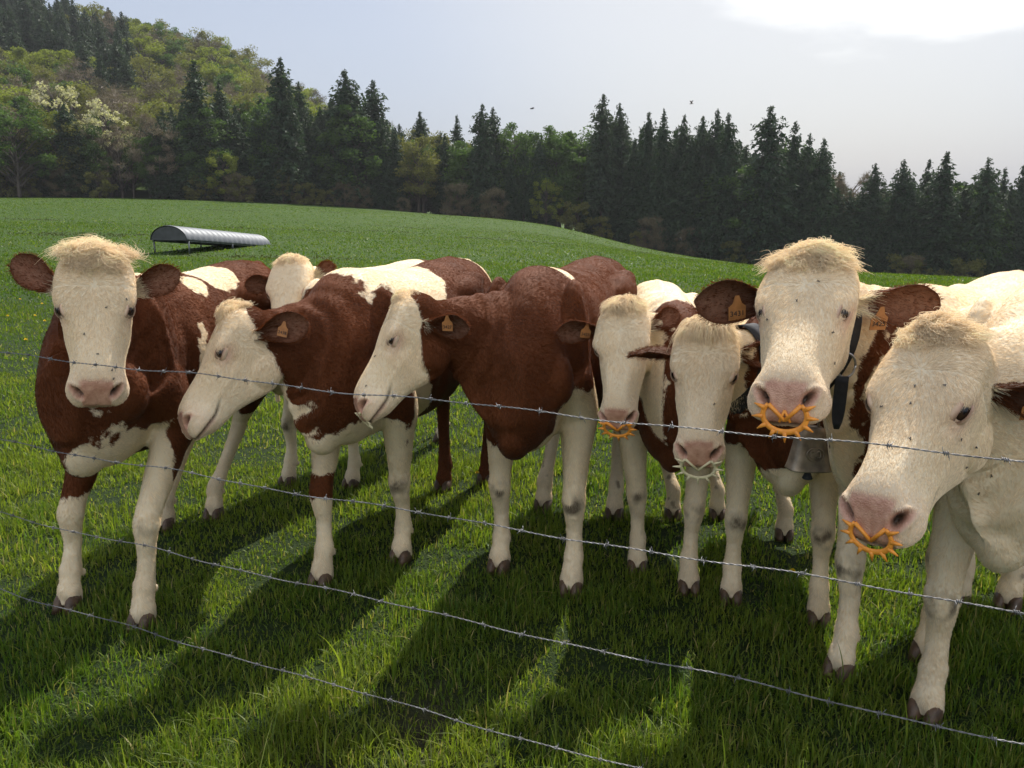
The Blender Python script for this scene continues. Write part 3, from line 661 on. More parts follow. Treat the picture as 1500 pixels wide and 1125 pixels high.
CREAM = A(.88, .755, .555); BROWN = A(.132, .040, .0125)
class Cow: pass
def make_cow(k):
    """k: dict describing pose, size and coat; everything is built in world space and parented to an Empty at the feet"""
    c = Cow(); S = k.get('S', 1.0); rg = np.random.default_rng(k['seed'])
    F = nrm(A(*k['fwd'], 0)); Lf = A(-F[1], F[0], 0); O = A(*k['pos'], 0); Z = A(0, 0, 1)
    W_ = lambda x, y, z: O + S * (x * F + y * Lf) + S * z * Z
    ax = np.stack([F, Lf, Z])
    def toloc(p): d = (np.asarray(p) - O); return np.stack([d @ F, d @ Lf, d @ Z], -1) / S
    # ---- head frame
    poll, muz = A(*k['poll']), A(*k['muzzle']); hx = nrm(muz - poll); hz = nrm(A(*k['dorsal']) - np.dot(A(*k['dorsal']), hx) * hx); hy = np.cross(hz, hx)
    hL = k.get('hL', .52); hs = hL / .52
    HW = lambda s, y, z: poll + hs * (s * hx + y * hy + z * hz) if np.ndim(s) == 0 else poll + hs * (np.asarray(s)[:, None] * hx + np.asarray(y)[:, None] * hy + np.asarray(z)[:, None] * hz)
    tohead = lambda p: np.stack([(p - poll) @ hx, (p - poll) @ hy, (p - poll) @ hz], -1) / hs
    c.HW, c.hx, c.hy, c.hz, c.hs = HW, hx, hy, hz, hs
    g = Geo()
    hr = head_rings(k.get('hw', 1.0), k.get('mw', 1.0)); hv = poll + hs * (hr @ np.stack([hx, hy, hz])); v, f = loft(hv); g.add(v, f)
    for sy in (1, -1):
        v, f = ellipsoid(HW(.172, sy * .086, -.030), A(.048, .028, .026) * hs, np.stack([hx, hy, hz])); g.add(v, f)
        v, f = ellipsoid(HW(.165, sy * .068, -.20), A(.075, .034, .07) * hs, np.stack([hx, hy, hz])); g.add(v, f)   # masseter
    v, f = ellipsoid(HW(.02, 0, .000), A(.035, .055, .030) * hs, np.stack([hx, hy, hz])); g.add(v, f)                  # poll knob
    # ---- trunk
    bx = A(-1.02, -.98, -.88, -.70, -.50, -.25, 0, .25, .45, .62, .80, .93, 1.02)
    top = A(1.26, 1.32, 1.36, 1.39, 1.395, 1.375, 1.365, 1.375, 1.40, 1.415, 1.36, 1.24, 1.12) + k.get('topadd', 0)
    bot = A(1.05, .95, .87, .80, .74, .67, .635, .635, .65, .66, .67, .72, .83)
    wid = A(.06, .12, .18, .22, .235, .275, .295, .275, .235, .205, .185, .145, .08) * k.get('bw', 1.0)
    wz = A(.6, .6, .62, .62, .6, .5, .46, .46, .5, .5, .45, .45, .45)
    xs = np.linspace(bx[0], bx[-1], 46); T_, B_, Wd, Wz = (crom(bx, q_, xs) for q_ in (top, bot, wid, wz))
    th = np.linspace(0, 2 * np.pi, 40, endpoint=False); rings = []
    for x, tp, bt, w, z_ in zip(xs, T_, B_, Wd, Wz):
        zc = bt + (tp - bt) * z_; cs, sn = np.cos(th), np.sin(th)
        y = w * np.sign(cs) * np.abs(cs) ** .85; z = np.where(sn > 0, zc + (tp - zc) * np.abs(sn) ** 1.08, zc - (zc - bt) * np.abs(sn) ** .95)
        rings.append(W_(0, 0, 0) + S * (x * F + y[:, None] * Lf + z[:, None] * Z))
    v, f = loft(rings); g.add(v, f)
    def blob(x, y, z, r):
        v, f = ellipsoid(W_(x, y, z), A(*r) * S, ax); g.add(v, f)
    for sy in (1, -1):
        blob(-.47, sy * .195, 1.28, (.12, .055, .055)); blob(-.90, sy * .09, 1.20, (.10, .05, .06))
        blob(.60, sy * .165, 1.12, (.13, .060, .25)); blob(.79, sy * .135, .97, (.10, .075, .12)); blob(.52, sy * .17, .90, (.11, .065, .14))
        blob(-.62, sy * .165, 1.04, (.22, .085, .24)); blob(-.35, sy * .2, 1.22, (.2, .08, .1))
    blob(.88, 0, .78, (.12, .075, .12)); blob(-.9, 0, 1.30, (.12, .05, .07))
    # ---- neck: top and bottom curves joined by lateral width
    w0, w1 = W_(.50, 0, 1.36 + k.get('topadd', 0)), HW(.03, 0, -.022)
    b0, b1 = W_(.93, 0, .76), HW(.135, 0, -.262)
    tcp = k.get('tc'); tc_ = A(*tcp) if tcp is not None else w0 + S * .34 * F + (w1[2] - w0[2]) * .35 * Z
    bc_ = A(*k['bc']) if k.get('bc') is not None else (b0 + b1) / 2 + S * .05 * F - S * .04 * Z
    t = np.linspace(0, 1, 30)[:, None]
    TT = (1 - t) ** 2 * w0 + 2 * t * (1 - t) * tc_ + t ** 2 * w1; BB = (1 - t) ** 2 * b0 + 2 * t * (1 - t) * bc_ + t ** 2 * b1
    nw = crom([0, .25, .6, .85, 1], A(.185, .150, .112, .098, .090) * k.get('nw', 1.0), t[:, 0])
    hyd = hy if np.dot(hy, Lf) > 0 or k.get('flip') else hy
    def nring(tv, infl=1.0, dz=0.0):
        i = tv * 29; i0 = int(min(28, i)); fr = i - i0
        Tt = TT[i0] * (1 - fr) + TT[i0 + 1] * fr; Bb = BB[i0] * (1 - fr) + BB[i0 + 1] * fr; w = np.interp(tv, t[:, 0], nw)
        lat = nrm((1 - tv ** 1.3) * Lf + tv ** 1.3 * hyd); C_ = (Tt + Bb) / 2; H = (Tt - Bb) / 2
        sn, cs = np.sin(th), np.cos(th); dew = 1 - .62 * np.clip(-sn, 0, 1) ** 2.2 * (1 - .3 * tv) - .25 * np.clip(sn, 0, 1) ** 3
        return C_ + (H * infl + nrm(H) * dz)[None, :] * (np.sign(sn) * np.abs(sn) ** .95)[:, None] + lat[None, :] * (S * w * infl * cs * dew)[:, None]
    v, f = loft([nring(x) for x in np.linspace(0, 1, 30)]); g.add(v, f)
    c.nring = nring
    # ---- dewlap fold hanging in the middle of the throat
    if k.get('dewlap', 1):
        rr = []
        for q_ in np.linspace(.06, .97, 16):
            i = int(q_ * 29); Bb = BB[i]; H = nrm(BB[i] - TT[i]); lat = nrm((1 - q_) * Lf + q_ * hyd); dpt = .045 * np.sin(np.pi * min(1, q_ * 1.05)) ** .7 * k.get('dewlap', 1) * (1.5 - q_)
            ce = Bb - H * .05; rr.append(ce + np.cos(th)[:, None] * lat * .020 * S + np.sin(th)[:, None] * (-H) * (dpt + .05))
        v, f = loft(rr); g.add(v, f)
    # ---- legs
    c.hoof = []
    def leg(G, front, sy, kneef=0.0):
        G = A(*G[:2], 0) if len(G) == 2 else A(G[0], G[1], 0)
        gl = toloc(G)
        if front:
            S0 = (.62, sy * .165, 1.00); E = (.53, sy * .175, .80)
            def mix(tt, z, fx=0, fy=0): return (E[0] + (gl[0] - .02 - E[0]) * tt + fx, E[1] + (gl[1] - E[1]) * tt + fy, z)
            J = [(S0, .15, .075), (E, .115, .088), (mix(.22, .68), .090, .075), (mix(.50, .54, .012), .066, .058), (mix(.66, .465, .022), .054, .052), (mix(.74, .41, .028 + kneef), .055, .055), (mix(.80, .355, .02), .045, .046),
                 (mix(.88, .28), .036, .037), (mix(.94, .205), .037, .038), (mix(1.0, .155), .046, .046), (mix(1, .115, .012), .043, .043), (mix(1, .075, .025), .050, .050), (mix(1, .045, .03), .052, .054), (mix(1, .02, .032), .05, .052)]
        else:
            S0 = (-.66, sy * .15, 1.08); St = (-.50, sy * .18, .84); HK = (min(gl[0] - .10, -.62) * .5 + .5 * (gl[0] - .12), gl[1] * .6 + .4 * sy * .15, .52)
            def ml(tt, z, fx=0): return (HK[0] + (gl[0] - .03 - HK[0]) * tt + fx, HK[1] + (gl[1] - HK[1]) * tt, z)
            J = [(S0, .22, .10), (St, .16, .10), (tuple((A(*St) * .5 + A(*HK) * .5) + A(.0, 0, .01)), .105, .078), (tuple(A(*St) * .2 + A(*HK) * .8 + A(0, 0, .0)), .070, .052), (HK, .058, .044), (ml(.12, .46), .048, .040), (ml(.4, .36), .040, .036),
                 (ml(.75, .24), .037, .036), (ml(1, .16), .047, .045), (ml(1, .115, .012), .043, .043), (ml(1, .07, .025), .050, .050), (ml(1, .02, .032), .052, .052)]
        pts = np.array([j[0] for j in J], float); pts = O + S * (pts[:, 0:1] * F + pts[:, 1:2] * Lf + pts[:, 2:3] * Z); ra = np.array([(j[1], j[2]) for j in J]) * S * k.get('legw', .94)
        q_ = np.linspace(0, len(J) - 1, 4 * len(J)); P_ = crom(np.arange(len(J)), pts, q_); RR = crom(np.arange(len(J)), ra, q_)
        tg = np.gradient(P_, axis=0); tg /= np.linalg.norm(tg, axis=1, keepdims=True); rings = []
        for p, r_, tn in zip(P_, RR, tg):
            fw = nrm(F - np.dot(F, tn) * tn); lt = np.cross(tn, fw); rings.append(p + r_[0] * np.cos(th)[:, None] * fw + r_[1] * np.sin(th)[:, None] * lt)
        v, f = loft(rings); g.add(v, f)
        for s2 in (-1, 1):
            pc = P_[-1] - F * .075 * S + Lf * s2 * .022 * S; pc[2] = .125 * S; v, f = ellipsoid(pc, A(.013, .012, .017) * S, None, 8, 10); g.add(v, f)
        c.hoof.append((G, P_[-1]))
    c.legs = k['feet']
    for i, (G, fr, sy) in enumerate(zip(k['feet'], (1, 1, 0, 0), (1, -1, 1, -1))):
        if G is None: G = W_(*(((.60, sy * .17, 0)) if fr else (-.66, sy * .16, 0)))
        leg(G, fr, sy)
    # ---- tail
    v, f = tube([W_(-.92, 0, 1.33), W_(-1.02, 0, 1.29), W_(-1.07, 0, 1.1), W_(-1.06, 0, .8), W_(-1.05, .02, .5)], A(.04, .034, .026, .02, .016) * S, 10); g.add(v, f)
    faces = [x for x in g.f]
    V = g.verts()
    V, Q, ED = remesh(V, faces, k.get('vox', .0075) * S)
    H_ = tohead(V); inh = (H_[:, 0] > -.05) & (H_[:, 0] < .56) & (np.abs(H_[:, 1]) < .16) & (H_[:, 2] > -.33) & (H_[:, 2] < .09)
    wsm = np.where(inh & (H_[:, 0] > .08), .55, 1.0)
    V = lap(V, ED, wsm, k.get('smooth', 9))
    # plain smoothing only where trunk, neck and shoulder meet
    Lc = toloc(V); wj = smooth(Lc[:, 2], .62, .85) * (~(inh & (H_[:, 0] > .02))).astype(float)
    V = lap(V, ED, wj, 14, .6, -.0)
    # ---- modelled relief
    N_ = vnormals(V, Q); Lc = toloc(V); H_ = tohead(V)
    onbody = 1 - smooth(H_[:, 0], -.02, .1) * inh
    V = V + N_ * (onbody * smooth(Lc[:, 2], .5, .7) * (.0055 * vnoise(V, 7, 1) + .003 * vnoise(V, 16, 2)))[:, None]
    # skin folds on the neck
    nt = np.array([np.argmin(((TT + BB) / 2 - p) @ ((TT + BB) / 2 - p).T.diagonal()) if False else 0 for p in V[:1]])
    dn = np.linalg.norm(V - (HW(.06, 0, -.2)), axis=1)
    fold = np.sin(dn * 70 + 5.5 * vnoise(V, 5, 3)) * smooth(dn, .10, .17) * (1 - smooth(dn, .30, .48)) * (1 - smooth((V - w1) @ hx, -.35, -.05) * 0) * np.clip(.45 + .9 * vnoise(V, 4, 5), 0, 1)
    V = V + N_ * (fold * .0036 * (onbody > .3))[:, None]
    # ribs
    rib = np.sin(Lc[:, 0] * 52) * smooth(Lc[:, 0], -.35, -.1) * (1 - smooth(Lc[:, 0], .2, .4)) * smooth(Lc[:, 2], .75, .95) * (1 - smooth(Lc[:, 2], 1.15, 1.3)) * smooth(np.abs(Lc[:, 1]), .15, .25)
    lx, ly, lzz = Lc.T; al_ = np.abs(ly); side = smooth(al_, .08, .16) * onbody
    def bl(x0, z0, rx, rz): return np.exp(-(((lx - x0) / rx) ** 2 + ((lzz - z0) / rz) ** 2)) * side
    rel = rib * .0045 - .014 * bl(.40, 1.02, .045, .22) - .011 * bl(-.30, 1.20, .12, .075) + .008 * np.exp(-((lx - .60 - .25 * (lzz - 1.1)) / .02) ** 2) * smooth(lzz, .98, 1.05) * (1 - smooth(lzz, 1.28, 1.36)) * side - .010 * bl(.70, 1.08, .03, .14) + .005 * bl(-.47, 1.285, .06, .035)
    rel = rel + .006 * np.exp(-(ly / .02) ** 2) * smooth(lzz, 1.25, 1.33) * (1 - smooth(lx, .3, .6)) * onbody
    V = V + N_ * rel[:, None]
    # tendons and knee caps of the legs
    lowf = (1 - smooth(Lc[:, 2], .5, .6)); V = V + N_ * (lowf * (.0025 * vnoise(V * A(1, 1, .35), 34, 9) + .0015 * vnoise(V, 60, 3)))[:, None]
    skin = np.zeros(len(V)); dark = np.zeros(len(V))
    H_ = tohead(V); s, y, z = H_.T; ay = np.abs(y)
    hm = inh.astype(float)
    # brow, cheek and nose relief
    def bmp(s0, y0, z0, rs, ry, rz): return np.exp(-(((s - s0) / rs) ** 2 + ((ay - y0) / ry) ** 2 + ((z - z0) / rz) ** 2)) * hm
    Nh = N_
    V = V + Nh * (.007 * bmp(.17, .095, -.022, .035, .03, .02) - .006 * bmp(.215, .10, -.085, .035, .03, .022) - .004 * bmp(.245, .085, -.04, .018, .02, .018) - .006 * bmp(.203, .095, -.036, .026, .022, .018) + .004 * bmp(.28, .085, -.11, .06, .03, .012)
                  - .006 * bmp(.13, 0, .01, .05, .045, .03) - .004 * bmp(.36, .06, -.075, .07, .03, .02) + .003 * bmp(.47, .08, -.095, .03, .03, .02))[:, None]
    # nostrils: long comma-shaped pits in the slanting nose pad
    q2 = math.sqrt(.5); u1 = ay - .055; u2 = ((s - .478) - (z + .062)) * q2
    ca, sa_ = math.cos(R(32)), math.sin(R(32)); bend = 14 * np.clip(u2, -.03, .03) ** 2
    e1 = (u2 * ca - (u1 - bend * .4) * sa_) / .021; e2 = ((u1 - bend * .4) * ca + u2 * sa_) / (.0088 - .06 * np.clip(u2, -.03, .03))
    front = smooth(s, .435, .455) * hm * smooth(z, -.118, -.108)
    pit = np.exp(-(e1 ** 2 + e2 ** 2) ** 1.3) * front
    ndir = nrm(hx * .62 + hz * .62); V = V - (pit * .030)[:, None] * ndir[None, :] - (pit * .012 * np.sign(y))[:, None] * hy[None, :]
    rr_ = np.sqrt(e1 ** 2 + (e2 * .75) ** 2); rim = np.exp(-((rr_ - 1.55) / .45) ** 2) * front * (.4 + .6 * (u1 > 0)); V = V + Nh * (rim * .0055)[:, None]
    # mouth line
    mz = -.1235 - .12 * (.50 - s) + .03 * smooth(.42 - s, 0, .1); ml_ = np.exp(-((z - mz) / .0055) ** 2) * smooth(s, .33, .40) * hm
    V = V - Nh * (ml_ * .009)[:, None]
    # philtrum and fine creases of the pad
    ph = np.exp(-(y / .005) ** 2) * smooth(s, .47, .50) * hm; V = V - Nh * (ph * .003)[:, None]
    # skin colours
    pk = k.get('pink', 1.0)
    wn_ = .004 * vnoise(V, 60, 2); plan = smooth(s + wn_, .440, .458) * (1 - smooth(ay + wn_ - .10 * (.49 - s), .043, .053)) * smooth(z, -.124, -.116) * hm; plan = np.maximum(plan, np.clip(1.5 * np.exp(-(rr_ / 1.55) ** 4), 0, 1) * front)
    skin = np.maximum(skin, plan * pk)
    lip = smooth(s, .40, .44) * np.exp(-((z - mz) / .012) ** 2) * hm; skin = np.maximum(skin, .75 * lip)
    skin = np.maximum(skin, .22 * smooth(s, .38, .47) * hm)
    skin = np.maximum(skin, k.get('eyepink', .8) * bmp(.203, .108, -.050, .040, .05, .028))
    dark = np.maximum(dark, np.clip(pit * 1.6 - .25, 0, 1)); dark = np.maximum(dark, ml_ * .9)
    # ---- eye positions
    er = .0225 * hs * k.get('eyer', 1.0); eyes = []
    parts = [(V, Q)]; SK = [skin]; DK = [dark]
    # ---- coat
    Lc = toloc(V)
    coat = np.full(len(V), .5 if k.get('base', 'b') == 'b' else -.5)
    for op in k.get('paint', []):
        kind_, cc, r_ = op[0], A(*op[1]), A(*op[2]); r_ = r_ if r_.ndim and len(r_) == 3 else A(r_, r_, r_)
        loc = len(op) > 3 and op[3] == 'w'; pp = V if loc else Lc
        d_ = (pp - cc) / r_; sdv = (1 - np.linalg.norm(d_, axis=1)) * r_.min()
        coat = np.maximum(coat, sdv) if kind_ == 'b' else np.minimum(coat, -sdv)
    # legs white from the given height
    lz = k.get('legwhite', (.62, .62, .62, .62)); feetL = toloc(np.array([h[0] for h in c.hoof]))
    dl = np.hypot(Lc[:, None, 0] - feetL[None, :, 0], Lc[:, None, 1] - feetL[None, :, 1]); wl_ = np.argmin(dl, 1)
    dmin = dl[np.arange(len(V)), wl_]; coat = np.minimum(coat, np.maximum(Lc[:, 2] - np.array(lz)[wl_], np.where(Lc[:, 2] > .56, dmin - .17, -1)))
    # white face: everything before a line behind the cheeks
    fs = k.get('face', [(0, -.03), (.45, .19)]); bound = np.interp(-z, [a_[0] for a_ in fs], [a_[1] for a_ in fs])
    fm = np.minimum(s - bound, np.minimum(k.get('facew', .155) - ay, z + k.get('jaw', .318)))
    coat = np.minimum(coat, -fm)
    wob = .034 * vnoise(V, 9, k['seed']) + .018 * vnoise(V, 26, k['seed'] + 1) + .008 * vnoise(V, 70, k['seed'] + 2)
    coat = coat + wob * (1 - hm * smooth(s, .1, .2))
    # dirt on knees
    for i in range(2):
        fk = feetL[i]; dk = np.exp(-(((Lc[:, 2] - .40) / .042) ** 2 + ((Lc[:, 1] - (fk[1] * .75 + .04 * np.sign(fk[1]))) / .05) ** 2)) * (Lc[:, 0] > fk[0] * .75 + .16) * (wl_ == i) * k.get('kneedirt', (.8, .8))[i]
        dark = np.maximum(dark, np.clip(dk * (.75 + 1.3 * vnoise(V, 28, 8) + .5 * vnoise(V, 80, 9)), 0, .85)); 
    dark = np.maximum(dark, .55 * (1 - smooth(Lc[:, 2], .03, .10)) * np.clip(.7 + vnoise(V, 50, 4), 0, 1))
    mud = smooth(vnoise(V, 17, 21) + .6 * vnoise(V, 48, 22), .62, .9) * smooth(.95 - Lc[:, 2], 0, .35) * smooth(.35 - Lc[:, 0], 0, .5) * onbody; dark = np.maximum(dark, .6 * mud)
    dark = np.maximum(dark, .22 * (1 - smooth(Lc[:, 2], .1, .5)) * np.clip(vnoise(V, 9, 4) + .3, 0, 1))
    DK[0] = dark; SK[0] = skin; CT = [coat]
    NB = vnormals(V, Q)
    # ---- ears
    c.ears = []
    earN = []
    for sy, e in zip((1, -1), k['ears']):
        if e is None: c.ears.append(None); continue
        d_ = A(*e['dir']); d_ = d_[0] * hx + d_[1] * sy * hy + d_[2] * hz; fn = A(*e.get('face', (.5, 0, 1))); fn = fn[0] * hx + fn[1] * sy * hy + fn[2] * hz
        if 'wdir' in e: d_ = A(*e['wdir'])
        if 'wface' in e: fn = A(*e['wface'])
        root = HW(e.get('rs', .080), sy * .086, -.108)
        v, q, tt, vv, inn, fr = ear_grid(root, d_, fn, e.get('L', .225) * hs, e.get('W', .125) * hs, e.get('cup', .55), e.get('droop', .06))
        ec = np.where(inn > .5, .03, .06) ; ec = np.where(tt < e.get('white', .1), -.05, ec)
        sk = np.where(inn > .5, .30 * (1 - np.abs(vv) ** 2) * e.get('pinkin', 1.0), 0); dk = np.where(inn > .5, e.get('dark', .35) * (1 - tt * .3), e.get('darkout', 0.0))
        parts.append((v, q)); CT.append(ec); SK.append(sk); DK.append(dk)
        c.ears.append(dict(root=root, d=fr[0], fn=fr[1], w=fr[2], L=e.get('L', .225) * hs, W=e.get('W', .125) * hs, v=v, tt=tt, vv=vv, inn=inn, white=e.get('white', .1), darkout=e.get('darkout', 0), dark=e.get('dark', .35)))
    for sy in (1, -1):
        n0 = nrm(.15 * hx + sy * hy + .80 * hz); c0 = HW(.200, sy * .093, -.034); dd = V - c0; al = dd @ n0; pr = np.linalg.norm(dd - al[:, None] * n0, axis=1); near = (pr < .024 * hs) & (np.abs(al) < .05)
        n = nrm(nrm(NB[near].mean(0)) * .55 + .55 * n0) if near.any() else n0; t_ = nrm(hx - np.dot(hx, n) * n); t_ = nrm(t_ * 1 - .10 * hz); t_ = nrm(t_ - np.dot(t_, n) * n); b = np.cross(n, t_); b = b if np.dot(b, hz) > 0 else -b
        ce = c0 - n * .009 * hs
        # sit the ball on the real surface
        dd = V - ce; al = dd @ n; pr = np.linalg.norm(dd - al[:, None] * n, axis=1); near = (pr < .02 * hs) & (al > -.05) & (al < .06)
        if near.any(): ce = ce + n * (np.clip(np.median(al[near]), -.01, .025) - .0145 * hs)
        eyes.append((ce, n, t_, b, er))
        v, f, lipm = eyelids(ce, n, t_, b, er * 1.16, R(k.get('eyeop', 33)))
        parts.append((v, f)); CT.append(np.full(len(v), -.2)); SK.append(np.clip(.10 + lipm * .75, 0, 1)); DK.append(np.clip(lipm * 1.8 - 1.2, 0, .8))
    off = 0; Vs, Qs = [], []
    for v, q in parts: Vs.append(v); Qs.append(q + off); off += len(v)
    Va = np.concatenate(Vs); Qa = np.concatenate(Qs); Ca = np.concatenate(CT); Sa = np.concatenate(SK); Da = np.concatenate(DK)
    root = empty('cow', tuple(O)); c.root = root
    def child(name, v, f, mat, parent=root, sm=True, cols=None, recentre=True):
        me = make_mesh(name, v - O if parent is root else v - O, f, sm, cols); o = link(name, me, mat, parent); return o
    c.child = child
    body = child('body', Va, [Qa], MAT_COAT, cols={'paint': np.stack([Ca, Sa, Da, Da * 0 + 1], -1)})
    c.O = O
    for ce, n, t_, b, r_ in eyes:
        v, f = ellipsoid((0, 0, 0), (r_, r_, r_), None, 22, 32); dirv = v / (np.linalg.norm(v, axis=1, keepdims=True) + 1e-9)
        gz = nrm(n + A(*k.get('gaze', (0, 0, 0)))); an = np.degrees(np.arccos(np.clip(dirv @ gz, -1, 1)))
        e1 = dirv @ t_ * 1.0; e2 = dirv @ b; pup = (np.abs(e1) / .42) ** 2 + (np.abs(e2) / .22) ** 2 < 1
        col = np.where((an < 50)[:, None], A(.045, .022, .014), A(.40, .34, .30)); col = np.where(((an < 55) & pup)[:, None], A(.006, .006, .01), col)
        child('eye', v + ce, f, MAT_EYE, cols={'eyec': np.concatenate([col, np.ones((len(v), 1))], 1)})
    for G, top_ in c.hoof:
        gg = Geo()
        for sy in (1, -1):
            cc = A(top_[0], top_[1], 0) + F * .012 + Lf * sy * .026 * S; rr = []
            for q_, (zz, rx, ry, ox) in enumerate([(.062, .036, .019, -.012), (.045, .046, .0245, -.004), (.022, .052, .026, .004), (.0, .056, .027, .010)]):
                rr.append(cc + S * (rx * np.cos(th)[:, None] * F + ry * np.sin(th)[:, None] * Lf + (ox * F + zz * Z)[None, :]))
            v, f = loft(rr); gg.add(v, f)
        fq = [np.concatenate([x for x in gg.f if x.shape[1] == 4]), np.concatenate([x for x in gg.f if x.shape[1] == 3])]
        child('hoof', gg.verts(), fq, MAT_HOOF)
    # ---- short coat hair
    nf = int(k.get('fur', 60000) * 1.7)
    if FUR and nf:
        nb = len(parts[0][1]); q = Qa[:nb]; cen = V[q].mean(1); a_ = V[q[:, 2]] - V[q[:, 0]]; b_ = V[q[:, 3]] - V[q[:, 1]]; fn = np.cross(a_, b_); ar = np.linalg.norm(fn, axis=1); fn /= ar[:, None] + 1e-12
        tocam = A(0, 0, CAMH) - cen; tocam /= np.linalg.norm(tocam, axis=1, keepdims=True)
        hf = tohead(cen); ish = (hf[:, 0] > -.06) & (hf[:, 0] < .55) & (np.abs(hf[:, 1]) < .17) & (hf[:, 2] > -.35) & (hf[:, 2] < .1)
        w = ar * ((fn * tocam).sum(1) > -.55) * (1 + 2.2 * ish) * (1 - np.clip(Sa[q[:, 0]] * 1.4, 0, 1) * (Sa[q[:, 0]] > .4)) * (1 - np.clip(pit[q[:, 0]] * 3, 0, 1)) * (toloc(cen)[:, 2] > .06)
        cdf = np.cumsum(w); idx = np.searchsorted(cdf, rg.random(nf) * cdf[-1]); idx = np.minimum(idx, len(q) - 1)
        r1, r2 = rg.random((nf, 1)), rg.random((nf, 1)); p4 = V[q[idx]]
        p = (p4[:, 0] * (1 - r1) + p4[:, 1] * r1) * (1 - r2) + (p4[:, 3] * (1 - r1) + p4[:, 2] * r1) * r2
        nn = NB[q[idx, 0]]; h3 = tohead(p); l3 = toloc(p); isH = ish[idx]
        fl_b = -F[None, :] * .9 - Z[None, :] * (.5 + .8 * (1 - smooth(l3[:, 2], .5, .8)))[:, None]
        rad = np.stack([h3[:, 0] - .13, h3[:, 1] * 1.3, np.minimum(h3[:, 2], 0) * .8], -1); fl_h = rad[:, :1] * hx + rad[:, 1:2] * hy + rad[:, 2:] * hz; fl_h = fl_h / (np.linalg.norm(fl_h, axis=1, keepdims=True) + 1e-6)
        up_ = (h3[:, 0] > .13)[:, None]; fl_h = np.where(up_, fl_h * .5 + hx * .5, fl_h)
        fl = np.where(isH[:, None], fl_h, fl_b) + .35 * np.stack([vnoise(p, 12, 1), vnoise(p, 12, 2), vnoise(p, 12, 3)], -1) + rg.normal(0, .09, (nf, 3))
        fl = fl - (fl * nn).sum(1, keepdims=True) * nn; fl /= np.linalg.norm(fl, axis=1, keepdims=True) + 1e-9
        lift = .30 + .16 * rg.random((nf, 1)); dr = fl + nn * lift; dr /= np.linalg.norm(dr, axis=1, keepdims=True)
        Ln = np.where(isH, .0120 - .0065 * smooth(h3[:, 0], .2, .48), .0140) * (.7 + .6 * rg.random(nf)) * k.get('furL', 1.0)
        cv = Ca[q[idx, 0]] + rg.normal(0, .004, nf) ; br = (cv > 0)[:, None]
        j = (.80 + .34 * rg.random((nf, 1))) * (1 + np.where(br, .30, .08) * vnoise(p, 4.5, 6)[:, None]); col = np.where(br, BROWN * j * 1.05, CREAM * np.clip(j, .6, 1.12)); col = col * (1 - .75 * np.clip(Da[q[idx, 0]], 0, 1))[:, None]
        sk_ = np.clip(Sa[q[idx, 0]], 0, 1)[:, None]; col = col * (1 - .5 * sk_) + .5 * sk_ * A(.66, .40, .32)
        hair_curves('fur', (p - O), dr, -nn * .30, Ln, np.clip(col, 0, .95), 3, .00042, parent=root)
        # ear fringe
        ER, ED_, EL_, EC_ = [], [], [], []
        for e in c.ears:
            if e is None: continue
            m = 2600; i = rg.integers(0, len(e['v']), m); sel = e['tt'][i] < .99; i = i[sel]; m = len(i)
            edge = np.abs(e['vv'][i]) > .8; out = e['inn'][i] < .5
            nrm_ = np.where(out[:, None], -e['fn'], e['fn']); dd = nrm_ * .25 + e['d'] * .8 + e['w'] * np.sign(e['vv'][i])[:, None] * np.abs(e['vv'][i])[:, None] ** 2 * .35 + rg.normal(0, .13, (m, 3))
            dd /= np.linalg.norm(dd, axis=1, keepdims=True); base_ = e['v'][i] + rg.normal(0, .003, (m, 3))
            LL = np.where(edge, .011, .009) * (.6 + .7 * rg.random(m)); LL = np.where((e['tt'][i] < .45 * rg.random(m)) & ~out, .034, LL); LL = np.where((e['tt'][i] < e['white']), .026, LL)
            wc = (e['tt'][i] < e['white'] + rg.normal(0, .05, m))[:, None]; cc_ = np.where(wc, CREAM, BROWN * (1 - .6 * np.where(out, e['darkout'], e['dark'] * .6))[:, None]) * (.7 + .6 * rg.random((m, 1)))
            ER.append(base_); ED_.append(dd); EL_.append(LL); EC_.append(cc_)
        if ER: hair_curves('ear_fringe', np.concatenate(ER) - O, np.concatenate(ED_), np.tile(A(0, 0, -.15), (sum(map(len, ER)), 1)), np.concatenate(EL_), np.clip(np.concatenate(EC_), 0, .9), 4, .0005, parent=root)
        # forelock
        fk = k.get('lock', dict()); m = int(fk.get('n', 3800)); Lk = fk.get('L', .075)
        idxs = np.where((h3_ := tohead(V))[:, 0] < fk.get('smax', .085) + .02 * vnoise(V, 30, 3))[0]; hh = h3_[idxs]; idxs = idxs[(hh[:, 0] > -.03) & (np.abs(hh[:, 1]) < fk.get('wy', .085)) & (hh[:, 2] > fk.get('zlo', -.045)) & (hh[:, 2] < .08)]
        if len(idxs):
            fs_ = tohead(V[idxs]); pw = (1.02 - smooth(fs_[:, 0], .02, fk.get('smax', .085))) * (1 - .7 * smooth(np.abs(fs_[:, 1]), fk.get('wy', .085) * .6, fk.get('wy', .085))) + .01; i = rg.choice(idxs, m, p=pw / pw.sum()); nc = 46; cc0 = V[rg.choice(idxs, nc)]; p = V[i] + rg.normal(0, .003, (m, 3)); ci = np.argmin(((p[:, None] - cc0[None]) ** 2).sum(-1), 1)
            cdir = []
            for q_ in range(nc):
                hh = tohead(cc0[q_][None])[0]; st = A(*fk.get('dir', (.55, 0, .75))); y_ = hh[1] * fk.get('flare', 5) + rg.normal(0, .5)
                cdir.append(nrm((st[0] + rg.normal(0, .25) - (.55 if hh[0] < .0 else 0)) * hx + y_ * hy + (st[2] + rg.normal(0, .2)) * hz + A(0, 0, fk.get('up', .25))))
